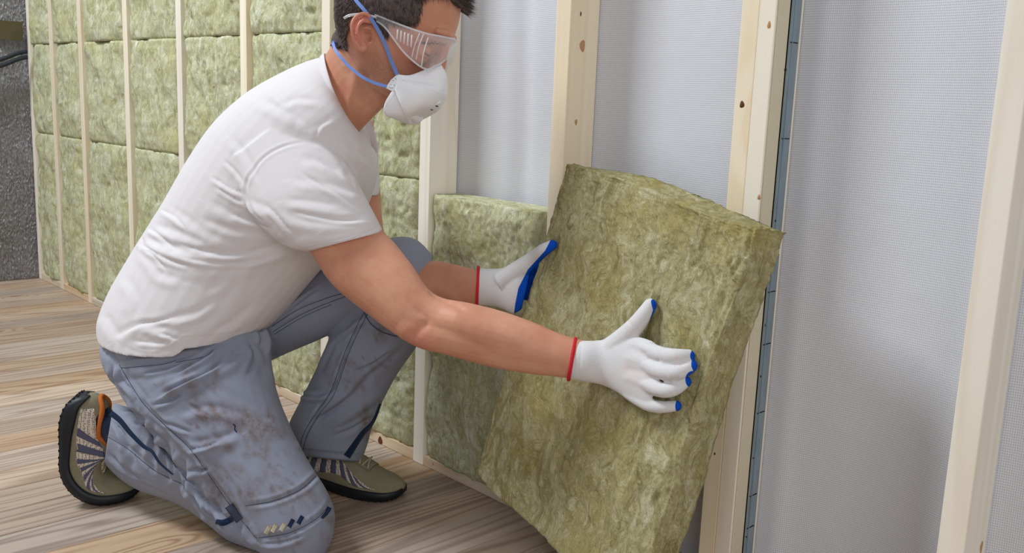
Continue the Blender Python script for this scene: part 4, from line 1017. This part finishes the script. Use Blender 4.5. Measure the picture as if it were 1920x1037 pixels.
    for i in range(3, len(S) - 4, 3):
        r = S[i]
        for a in (-.92, -.5, .5, .92):
            o, t, n = frame(r[0] * L); c = P(r, (r[1] + .002) * a, r[3] - .0004)
            mm = Matrix((t, e2, n)).transposed().to_4x4(); mm.translation = c
            bmesh.ops.create_cube(bm, size=1.0, matrix=mm @ Matrix.Diagonal((.004, .007, .0016, 1)))
    obj('tread_lugs', bm, M_RUBBER, so, kind='stuff')
    def pick(s):
        s = s / 1.0; 
        for i in range(len(S) - 1):
            if S[i][0] <= s <= S[i + 1][0] + 1e-9:
                f = (s - S[i][0]) / (S[i + 1][0] - S[i][0] + 1e-9); return S[i] * (1 - f) + S[i + 1] * f
        return S[-1]
    def patch(fn, ns, nt, off, th=0.0012):
        """fn(a,b) -> (s, phi)"""
        vs = []; fs = []
        for layer in (off, off - th):
            for j in range(nt + 1):
                for i in range(ns + 1):
                    s, ph = fn(i / ns, j / nt); vs.append(upper(pick(s), ph, layer))
        n1 = (ns + 1) * (nt + 1)
        for j in range(nt):
            for i in range(ns):
                a = j * (ns + 1) + i; fs.append((a, a + 1, a + ns + 2, a + ns + 1)); fs.append((a + n1 + 1, a + n1, a + n1 + ns + 1, a + n1 + ns + 2))
        rim = [i for i in range(ns + 1)] + [j * (ns + 1) + ns for j in range(1, nt + 1)] + [nt * (ns + 1) + i for i in range(ns - 1, -1, -1)] + [j * (ns + 1) for j in range(nt - 1, 0, -1)]
        for k in range(len(rim)):
            a, b = rim[k], rim[(k + 1) % len(rim)]; fs.append((b, a, a + n1, b + n1))
        me = mesh_of(vs, fs, 'patch', True); return me
    for sd in (0, 1):
        F = (lambda ph: ph) if sd == 0 else (lambda ph: math.pi - ph)
        def zone(a, b):
            s = 0.07 + 0.76 * a; lo = 0.13 + 0.16 * a + .10 * math.exp(-((a - .62) / .12) ** 2) - .05 * math.exp(-((a - .82) / .08) ** 2)
            top = 0.60 + .36 * min(1, a / .25) if a < .25 else 0.96
            if a > .55: top = 0.96 - .70 * (a - .55) / .45
            return s, F(lo + (max(top, lo + .03) - lo) * b)
        mp = obj('mesh_inset', patch(zone, 48, 12, .0011), M_SMESH, root)
        for k in range(7):
            a0 = 0.24 + 0.105 * k; fan = (k - 2.5) * .030
            def strp(a, b, a0=a0, fan=fan): return zone(min(.97, max(.02, a0 - fan * (b - .5) * 1.5 + (a - .5) * (.046 + .018 * (1 - b)))), .02 + .94 * b)
            obj('stripe', patch(strp, 4, 12, .0026), M_STRIPE, mp)
        # suede eyestay along the laces
        obj('eyestay', patch(lambda a, b: (0.40 + 0.36 * a, F(1.10 + .22 * b)), 20, 4, .0030, .0024), M_SUEDE, root)
    # tongue and laces
    obj('tongue', patch(lambda a, b: (0.36 + .40 * a, 1.32 + .50 * b), 16, 8, .0035, .003), M_SUEDE, root)
    for k in range(5):
        s = 0.44 + 0.065 * k
        q = [upper(pick(s + .012 * math.sin(3 * x)), 1.12 + .90 * x, .0062) for x in [i / 10 for i in range(11)]]
        obj('lace', mesh_of(*tube(q, .0019, 8), 'lace', True), M_LACE, root)
        q = [upper(pick(s + .05 * (x)), 1.12 + .90 * x, .0075) for x in [i / 10 for i in range(11)]]
        obj('lace', mesh_of(*tube(q, .0019, 8), 'lace', True), M_LACE, root)
    kn = upper(pick(.46), math.pi / 2, .010)
    o_, t_, n_ = frame(.46 * L)
    for sg in (-1, 1):
        lp = [kn + e2 * sg * y * .001 + t_ * x * .001 + n_ * z * .001 for x, y, z in ((0, 0, 0), (-4, 9, 7), (2, 20, 8), (9, 26, 0), (10, 18, -2), (5, 8, 2), (0, 0, 0))]
        obj('lace', mesh_of(*tube([Vector(p) for p in spline([tuple(p) for p in lp], 5)], .0017, 8), 'lace', True), M_LACE, root)
    obj('lace', mesh_of(*ball(kn, .0042), 'lace', True), M_LACE, root)
    # collar lining and sock
    ringp = []
    for k in range(37):
        t = 2 * math.pi * k / 36; s = 0.17 + 0.155 * math.cos(t); r = pick(s); o, tt, n = frame(r[0] * L)
        ringp.append(o + e2 * (.0275 * math.sin(t)) + n * (r[5] + .001 + (.004 if math.cos(t) > .5 else 0) - .007 * abs(math.sin(t))))
    obj('collar_lining', mesh_of(*tube(ringp, .0052, 10), 'collar_lining', True), M_ORANGE, root)
    return root, frame, pick, upper
def fl(u, v): return on(u, v, 2, 0.0)
# front foot (left foot)
a = fl(636, 925); b = fl(757, 947); d = (b - a); d.z = 0; d.normalize(); lf = Vector((-d.y, d.x, 0))
Lf = 0.30
sfront, fr1, pk1, up1 = shoe('olive suede shoe flat on the floor with beige laces', fl(748, 944) - d * Lf + lf * 0.030 + Vector((0, 0, .0025)), d, lf, (0, 0, 1), Lf, 0.0, side=1)
# rear foot (right foot), on its toes
tr_ = fl(268, 944); bb_ = fl(150, 945); d2 = (tr_ - bb_); d2.z = 0; d2.normalize(); lf2 = Vector((-d2.y, d2.x, 0))
Lr = 0.33
srear, fr2, pk2, up2 = shoe('olive suede shoe standing on its toes, sole upright', Vector((tr_.x, tr_.y, .0025)) - d2 * (Lr + .014) + lf2 * .03, d2, lf2, (0, 0, 1), Lr, math.radians(94), 0.60, side=-1)
# socks
def sock(frame, tgt, parent):
    o, t, n = frame(.17 * 0.31); e2 = n.cross(t)
    top = Vector(tgt); st = []
    c0 = o + n * .035; c1 = o + n * .07 + t * .002; c2 = c1 * .45 + top * .55; c3 = top
    r = [(.034, .024), (.036, .027), (.036, .032), (.040, .037)]
    vs, fs = [], []; C = [c0, c1, c2, c3]; Q = spline([tuple(c) + q for c, q in zip(C, r)], 5); seg = 24
    for q in Q:
        for k in range(seg):
            a = 2 * math.pi * k / seg; vs.append(Vector(q[:3]) + t * math.cos(a) * q[3] + e2 * math.sin(a) * q[4])
    for i in range(len(Q) - 1):
        for k in range(seg): fs.append((i * seg + k, i * seg + (k + 1) % seg, (i + 1) * seg + (k + 1) % seg, (i + 1) * seg + k))
    fs.append(tuple(range(seg))[::-1]); fs.append(tuple((len(Q) - 1) * seg + k for k in range(seg)))
    wpart('sock', mesh_of(vs, fs, 'sock', True), M_SOCK, label=None)
sock(fr1, at(618, 842, 2.05), worker)
sock(fr2, at(222, 815, 1.93), worker)

# ---- respirator mask
def sheet(rows, ncol=5, nrow=5, th=0.0016, relax=None):
    """rows: lists of control points from the near ear side to the mid-line; mirrored to the far side"""
    R = []
    for row in rows:
        full = row + [mirror(p) for p in row[-2::-1]]
        R.append([Vector(q) for q in spline([tuple(p) for p in full], ncol)])
    n = len(R[0]); cols = []
    for i in range(n): cols.append([Vector(q) for q in spline([tuple(r[i]) for r in R], nrow)])
    m = len(cols[0]); vs = [cols[i][j] for j in range(m) for i in range(n)]
    fs = [(j * n + i, j * n + i + 1, (j + 1) * n + i + 1, (j + 1) * n + i) for j in range(m - 1) for i in range(n - 1)]
    return vs, fs, n, m
def K(x, y, h): return H(x, y, h)
def face_row(pxs): return [hpx(u, v, y) for u, v, y in pxs]
rows = [face_row([(742, 140, -.066), (768, 142, -.060), (795, 132, -.046), (818, 123, -.024), (827, 119, 0)]),
        face_row([(744, 146, -.068), (772, 150, -.064), (800, 150, -.052), (824, 146, -.028), (834, 140, 0)]),
        face_row([(745, 151, -.069), (772, 158, -.068), (798, 163, -.060), (822, 164, -.036), (834, 158, 0)]),
        face_row([(744, 156, -.070), (768, 165, -.072), (794, 173, -.064), (818, 176, -.042), (829, 176, 0)]),
        face_row([(742, 160, -.069), (762, 173, -.070), (786, 186, -.062), (806, 192, -.038), (815, 195, 0)]),
        face_row([(740, 165, -.068), (753, 183, -.068), (768, 200, -.056), (782, 207, -.032), (788, 211, 0)]),
        face_row([(738, 169, -.067), (745, 192, -.066), (758, 213, -.054), (774, 223, -.030), (781, 228, 0)]),
        face_row([(734, 174, -.065), (722, 194, -.060), (722, 213, -.050), (742, 222, -.026), (760, 229, 0)])]
vs, fs, n_, m_ = sheet(rows, 6, 5)
mk = mesh_of(vs, fs, 'respirator', True)
bm = bmesh.new(); bm.from_mesh(mk); bmesh.ops.recalc_face_normals(bm, faces=bm.faces); bm.to_mesh(mk); bm.free()
sculpt_mask = [('ridge', 3.0, .0022, [(745, 150), (772, 158), (800, 164), (830, 171)]), ('valley', 4, .002, [(750, 146), (780, 151), (810, 155), (834, 158)]),
               ('fold', 3.5, .0022, [(742, 165), (752, 182), (757, 200), (764, 220), (770, 232)]), ('fold', 5, .0012, [(775, 165), (790, 185), (795, 205)]), ('valley', 5, .0012, [(800, 140), (815, 150), (832, 152)])]
# make sure the normals look outwards before sculpting
co = vget(mk); nr = nget(mk)
if ((co - np.array(H(.05, 0, -.06))) * nr).sum() < 0:
    mk.flip_normals()
sculpt(mk, sculpt_mask, -0.3)
mo = wpart('respirator', mk, M_MASK, label='white folded dust mask with an exhale valve over nose and mouth')
sm = mo.modifiers.new('thickness', 'SOLIDIFY'); sm.thickness = 0.0018; sm.offset = 1
bmask = surf([mk])
def mpart(name, me, mat, label=None): return obj(name, me, mat, mo, label)
# edge weld lines and dotted weld marks
def wall_tube(pts, r, mat, name='weld_seam'): mpart(name, mesh_of(*laytube(bmask, pts, r, .0020, 6, 6), name, True), mat)
wall_tube([(757, 152), (785, 140), (810, 130), (828, 124)], .0005, M_STRAP and M_MASK)
wall_tube([(748, 150), (772, 161), (800, 169), (828, 175)], .0010, M_MASK)
wall_tube([(744, 163), (753, 182), (757, 203), (765, 222)], .0010, M_MASK)
dots = []
for pts in ([(770, 146), (800, 134), (829, 125)], [(740, 178), (727, 195), (717, 207)], [(748, 170), (757, 190), (760, 208), (768, 226)]):
    for q in spline(pts, 9):
        h = hit(bmask, q[0], q[1])
        if h: dots.append(ball(h[0] + h[1] * .0019, .00055, 6))
M_DOT = plain('weld_dots', srgb(190, 194, 206), 0.7)
o = mpart('weld_dots', mesh_of(*join(dots), 'weld_dots', True), M_DOT); o['kind'] = 'stuff'
flap = [face_row([(744, 150, -0.0770), (772, 158, -0.0790), (800, 165, -0.0695), (819, 170, -0.0435), (833, 174, -0.0075)]),
        face_row([(744, 155, -0.0780), (769, 168, -0.0810), (795, 178, -0.0720), (814, 182, -0.0455), (828, 184, -0.0075)]),
        face_row([(743, 160, -0.0780), (764, 180, -0.0810), (785, 194, -0.0710), (802, 199, -0.0455), (815, 201, -0.0075)]),
        face_row([(742, 165, -0.0770), (756, 192, -0.0790), (768, 209, -0.0655), (777, 214, -0.0415), (785, 216, -0.0075)]),
        face_row([(741, 168, -0.0760), (752, 196, -0.0765), (758, 212, -0.0625), (763, 224, -0.0375), (769, 233, -0.0075)])]
vs, fs, n_, m_ = sheet(flap, 6, 6)
fm = mesh_of(vs, fs, 'mask_flap', True)
co = vget(fm); nr = nget(fm)
if ((co - np.array(H(.05, 0, -.06))) * nr).sum() < 0: fm.flip_normals()
fo = mpart('mask_flap', fm, M_MASK); sm = fo.modifiers.new('thickness', 'SOLIDIFY'); sm.thickness = .0020; sm.offset = 1
bmask = surf([mk, fm])
# side tab for the straps
tb = [hpx(747, 138, -.071), hpx(757, 149, -.072), hpx(752, 160, -.0735), hpx(737, 172, -.071), hpx(723, 165, -.071), hpx(733, 150, -.073)]
def slab(P, nrm, th):
    n = len(P); vs = [p + nrm * th for p in P] + [p - nrm * th for p in P]
    return vs, [tuple(range(n)), tuple(range(2 * n - 1, n - 1, -1))] + [(i, i + n, (i + 1) % n + n, (i + 1) % n) for i in range(n)]
for sgn in (1, -1):
    P = tb if sgn == 1 else [mirror(p) for p in tb][::-1]
    c = sum(P, Vector()) / 6; bm = bmesh.new(); me = mesh_of(*slab(P, HL, .0012), 'strap_tab'); bm.from_mesh(me)
    bmesh.ops.bevel(bm, geom=list(bm.edges), offset=.0006, segments=2, affect='EDGES'); bmesh.ops.recalc_face_normals(bm, faces=bm.faces); bm.to_mesh(me); bm.free()
    mpart('strap_tab', me, M_MASK)
st_ = [tube([hpx(u, v, -.0752), hpx(u + a, v + b, -.0752)], .00035, 5) for u, v, a, b in ((741, 146, 2, 3), (736, 150, 2, 2), (744, 150, 3, 3), (732, 158, 2, 1), (738, 158, 2, 3), (734, 165, 3, 0), (745, 155, 2, 1), (730, 162, 2, 3), (741, 163, 2, -1))]
o = mpart('staples', mesh_of(*join(st_), 'staples'), M_THREAD); o['kind'] = 'stuff'
# valve on the front
vc = hpx(812, 199, -.012); vn = (HF * .85 - HU * .5).normalized(); va = HL; vb = vn.cross(va).normalized()
bm = bmesh.new(); mm = Matrix((va, vb, vn)).transposed().to_4x4(); mm.translation = vc - vn * .001
bmesh.ops.create_cone(bm, cap_ends=True, segments=28, radius1=.0175, radius2=.0150, depth=.0085, matrix=mm)
bmesh.ops.bevel(bm, geom=[e for e in bm.edges if len(e.link_faces) == 2 and e.calc_face_angle() > .6], offset=.0014, segments=2, affect='EDGES')
vo = mpart('exhale_valve', bm, M_MASK, 'white plastic exhale valve')
for k in (-1, 0, 1):
    bm = box_bm(-.010, .010, -.0010, .0010, -.0006, .0006); m5 = mm.copy(); m5.translation = vc + vn * .0036 + vb * k * .0055; bm.transform(m5); obj('valve_slot', bm, M_DARK, vo)
# nose clip
mpart('nose_clip', mesh_of(*lay(bmask, [(800, 136), (815, 130), (827, 126)], 5, .0028, .001), 'nose_clip', True), M_MASK)
bhead = surf([body_me, mk])
low = [(624, 80, -.020), (628, 92, -.034), (636, 104, -.046), (652, 122, -.055), (668, 136, -.062), (684, 147, -.067), (704, 156, -.070), (725, 162, -.0735)]
LPp = [hpx(*q) for q in low]
def freestrap(P, w):
    P = [Vector(q) for q in spline([tuple(p) for p in P], 6)]; vs, fs = [], []; n = len(P)
    for i in range(n):
        t = (P[min(i + 1, n - 1)] - P[max(i - 1, 0)]).normalized(); s = HL.cross(t).normalized(); nn = t.cross(s)
        for a, b in ((1, 1), (-1, 1), (-1, -1), (1, -1)): vs.append(P[i] + s * w * a + nn * .0005 * b)
    for i in range(n - 1):
        for k in range(4): fs.append((i * 4 + k, i * 4 + (k + 1) % 4, (i + 1) * 4 + (k + 1) % 4, (i + 1) * 4 + k))
    fs.append((3, 2, 1, 0)); fs.append(tuple((n - 1) * 4 + k for k in range(4))); return vs, fs
USp = [hpx(*q) for q in [(640, -46, -.052), (655, -20, -.072), (667, 0, -.0830), (683, 19, -.0895), (699, 40, -.0890), (714, 66, -.0850), (724, 88, -.0810), (734, 115, -.0770), (745, 140, -.0752)]]
mpart('elastic_strap', mesh_of(*freestrap(USp, .0030), 'elastic_strap'), M_STRAP, 'upper blue elastic strap over the ear')
mpart('elastic_strap', mesh_of(*freestrap([mirror(p) for p in USp], .0030), 'elastic_strap'), M_STRAP)
top_ = HC - HF * .052 + HU * .116
mpart('elastic_strap', mesh_of(*freestrap([USp[0], USp[0] * .45 + top_ * .55 + HU * .012 - HL * .012, top_ + HU * .012, mirror(USp[0] * .45 + top_ * .55 + HU * .012 - HL * .012), mirror(USp[0])], .0030), 'elastic_strap'), M_STRAP)
back = [mirror(p) for p in LPp][::-1]
mpart('elastic_strap', mesh_of(*freestrap(LPp, .0026), 'elastic_strap'), M_STRAP, 'lower blue elastic strap hanging round the nape')
mpart('elastic_strap', mesh_of(*freestrap(back[:] + [], .0026), 'elastic_strap'), M_STRAP)
mpart('elastic_strap', mesh_of(*freestrap([back[-1], HC + HF * ((back[-1] - HC).dot(HF) - .006) + HU * ((back[-1] - HC).dot(HU) + .002), LPp[0]], .0026), 'elastic_strap'), M_STRAP)

# ---- goggles
gt = [face_row([(703, 28, -.083), (724, 36, -.083), (760, 50, -.081), (796, 62, -.076), (826, 68, -.050), (846, 72, -.022), (853, 74, 0)]),
      face_row([(704, 32, -.083), (724, 42, -.083), (760, 60, -.083), (798, 78, -.079), (830, 84, -.054), (848, 86, -.024), (853, 87, 0)]),
      face_row([(705, 36, -.083), (724, 50, -.083), (760, 82, -.083), (798, 108, -.079), (826, 104, -.052), (842, 103, -.024), (846, 104, 0)]),
      face_row([(706, 40, -.083), (724, 54, -.083), (759, 100, -.081), (796, 129, -.074), (815, 124, -.048), (828, 118, -.024), (836, 112, 0)])]
vs, fs, n_, m_ = sheet(gt, 6, 6)
gm = mesh_of(vs, fs, 'safety_goggles', True)
go = wpart('safety_goggles', gm, M_CLEAR, label='clear wraparound safety goggles')
sm = go.modifiers.new('thickness', 'SOLIDIFY'); sm.thickness = 0.0016
for row, r in ((gt[0], .0016), (gt[3], .0016)):
    full = row + [mirror(p) for p in row[-2::-1]]
    obj('rim', mesh_of(*tube([Vector(q) for q in spline([tuple(p) for p in full], 6)], r, 8), 'rim', True), M_RIM, go)
for s in (0, 1):
    f = (lambda p: p) if s == 0 else mirror
    tp = [(706, 33, -.084), (690, 29, -.086), (672, 27, -.088), (655, 29, -.087), (645, 34, -.085)]
    P = [f(hpx(*q)) for q in tp]
    obj('temple_arm', mesh_of(*tube([Vector(q) for q in spline([tuple(p) for p in P], 5)], [.0022 + .0008 * math.sin(i) * 0 for i in range(21)], 8), 'temple_arm', True), M_RIM, go)
    for a, b in (((794, 64), (780, 112)), ((803, 70), (790, 126)), ((787, 62), (772, 108))):
        P = [f(hpx(a[0], a[1], -.0815)), f(hpx((a[0] + b[0]) / 2 - 2, (a[1] + b[1]) / 2, -.0835)), f(hpx(b[0], b[1], -.0805))]
        obj('hinge_rib', mesh_of(*tube([Vector(q) for q in spline([tuple(p) for p in P], 4)], .0010, 8), 'hinge_rib', True), M_RIM, go)
    for k in range(5):
        u0, v0 = 746 + 6.6 * k, 55 + 2.6 * k; u1, v1 = u0 - 2, v0 + 20 + 1.0 * k
        P = [f(hpx(u0, v0, -.0848)), f(hpx(u1, v1, -.0852))]
        obj('vent_slat', mesh_of(*tube(P, .0013, 6), 'vent_slat', True), M_RIM, go)
# ---- eyes and brows
be = surf([body_me])
he = hit(be, 800, 97); En = he[0] - HF * .0075 - HL * (he[0] - HC).dot(HL) * .15
M_EYE = plain('eye', srgb(206, 196, 190), .2, .5)
for s in (-1, 1):
    f = (lambda p: p) if s < 0 else mirror
    E0 = f(En); side = HL * s
    wpart('eyeball', mesh_of(*ball(E0, .0112), 'eyeball', True), M_EYE)
    wpart('eyelid', mesh_of(*ball(E0, .0122, 20), 'eyelid', True), M_SKIN)
    lash = [E0 + HF * .0124 * math.cos(t) + side * .0124 * math.sin(t) - HU * (.0030 + .0015 * math.cos(t)) for t in [-.6 + .2 * i for i in range(10)]]
    wpart('eyelashes', mesh_of(*tube(lash, .0009, 6), 'eyelashes', True), M_HAIR)
    br = []; rg = random.Random(3)
    for k in range(70):
        a = k / 69; h_ = hit(be, 838 - 44 * a, 84 + 2 * a - 5 * math.sin(a * 3) + rg.uniform(-3, 3))
        if h_ is None: continue
        P, n_e = h_; d = (HF * -.8 + HU * rg.uniform(-.1, .4) + n_e * .3).normalized(); P = P + n_e * .0006
        br.append(tube([f(P), f(P + d * .004), f(P + d * .008 - n_e * .001)], [.0005, .0005, .0001], 4))
    if br: wpart('eyebrow', mesh_of(*join(br), 'eyebrow', True), M_HAIR, kind='stuff')
# ---- hair: short cut, cap plus strands
POLY = [(600, -260), (930, -260), (872, 4), (860, 16), (851, 13), (843, 2), (832, -10), (800, -12), (791, 0), (789, 20), (784, 40), (770, 49), (742, 42), (727, 46), (729, 69), (722, 66), (712, 50), (700, 32), (684, 20), (666, 25), (656, 44), (655, 62), (650, 86), (638, 88), (622, 82), (600, 78)]
def inside(u, v):
    c_ = False; n = len(POLY); j = n - 1
    for i in range(n):
        (xi, yi), (xj, yj) = POLY[i], POLY[j]
        if (yi > v) != (yj > v) and u < (xj - xi) * (v - yi) / (yj - yi) + xi: c_ = not c_
        j = i
    return c_
hm = body_me.copy(); hm.name = 'hair'; bm = bmesh.new(); bm.from_mesh(hm); bm.verts.ensure_lookup_table()
hn = {}
kill = []
for vtx in bm.verts:
    x, y, h = hloc(vtx.co)
    if h < -.09 or abs(y) > .0835 or abs(x) > .16 or h > .2: kill.append(vtx); continue
    p = vtx.co if y < 0 else mirror(vtx.co); q = px(p); w = 3.0 * noise.noise(vtx.co * 160)
    if not inside(q[0] + w, q[1] + w): kill.append(vtx)
bmesh.ops.delete(bm, geom=kill, context='VERTS')
roots = []
for vtx in bm.verts: roots.append((vtx.co.copy(), vtx.normal.copy()))
for vtx in bm.verts:
    p, nn = vtx.co.copy(), vtx.normal.copy(); vtx.co = p + nn * (.0034 + .0014 * noise.noise(p * 140))
bmesh.ops.solidify(bm, geom=bm.faces, thickness=-.003)
bm.to_mesh(hm); bm.free(); hm.materials.clear()
ho = wpart('hair', hm, M_HAIR, label='short dark hair greying at the temple')
rg = random.Random(11)
def strands(n, sel, mat, name, ln):
    V, F = [], []
    for _ in range(n):
        p, nn = rg.choice(roots); x, y, h = hloc(p)
        if rg.random() > sel(x, y, h): continue
        sd_ = abs(y) > .045
        d = (nn * (.26 if sd_ else .4) - HU * (.75 if sd_ else .05) + HF * ((.45 if x > -.05 else -.1) if sd_ else .8) + Vector((rg.uniform(-1, 1), rg.uniform(-1, 1), rg.uniform(-1, 1))) * .22).normalized()
        l = ln * rg.uniform(.6, 1.3) * (1.5 if h > .05 else 1.0) * (1.5 if x > .06 else 1); s = d.cross(nn).normalized() * .00038; p0 = p + nn * .003
        m = p0 + d * l * .5 + nn * .001; e = p0 + d * l - nn * .001; i = len(V)
        V += [p0 - s, p0 + s, m - s * .8, m + s * .8, e, p0 + nn * .0008, m + nn * .0008]
        F += [(i, i + 1, i + 3, i + 2), (i + 2, i + 3, i + 4), (i + 1, i + 5, i + 6, i + 3), (i + 5, i, i + 2, i + 6), (i + 3, i + 6, i + 4), (i + 6, i + 2, i + 4)]
    obj(name, mesh_of(V, F, name), mat, ho, kind='stuff')
strands(22000, lambda x, y, h: 1, M_HAIR, 'hair_strands', .011)
strands(22000, lambda x, y, h: (.7 if h < .03 else .35 if h < .07 else .10), M_HAIRG, 'grey_strands', .010)
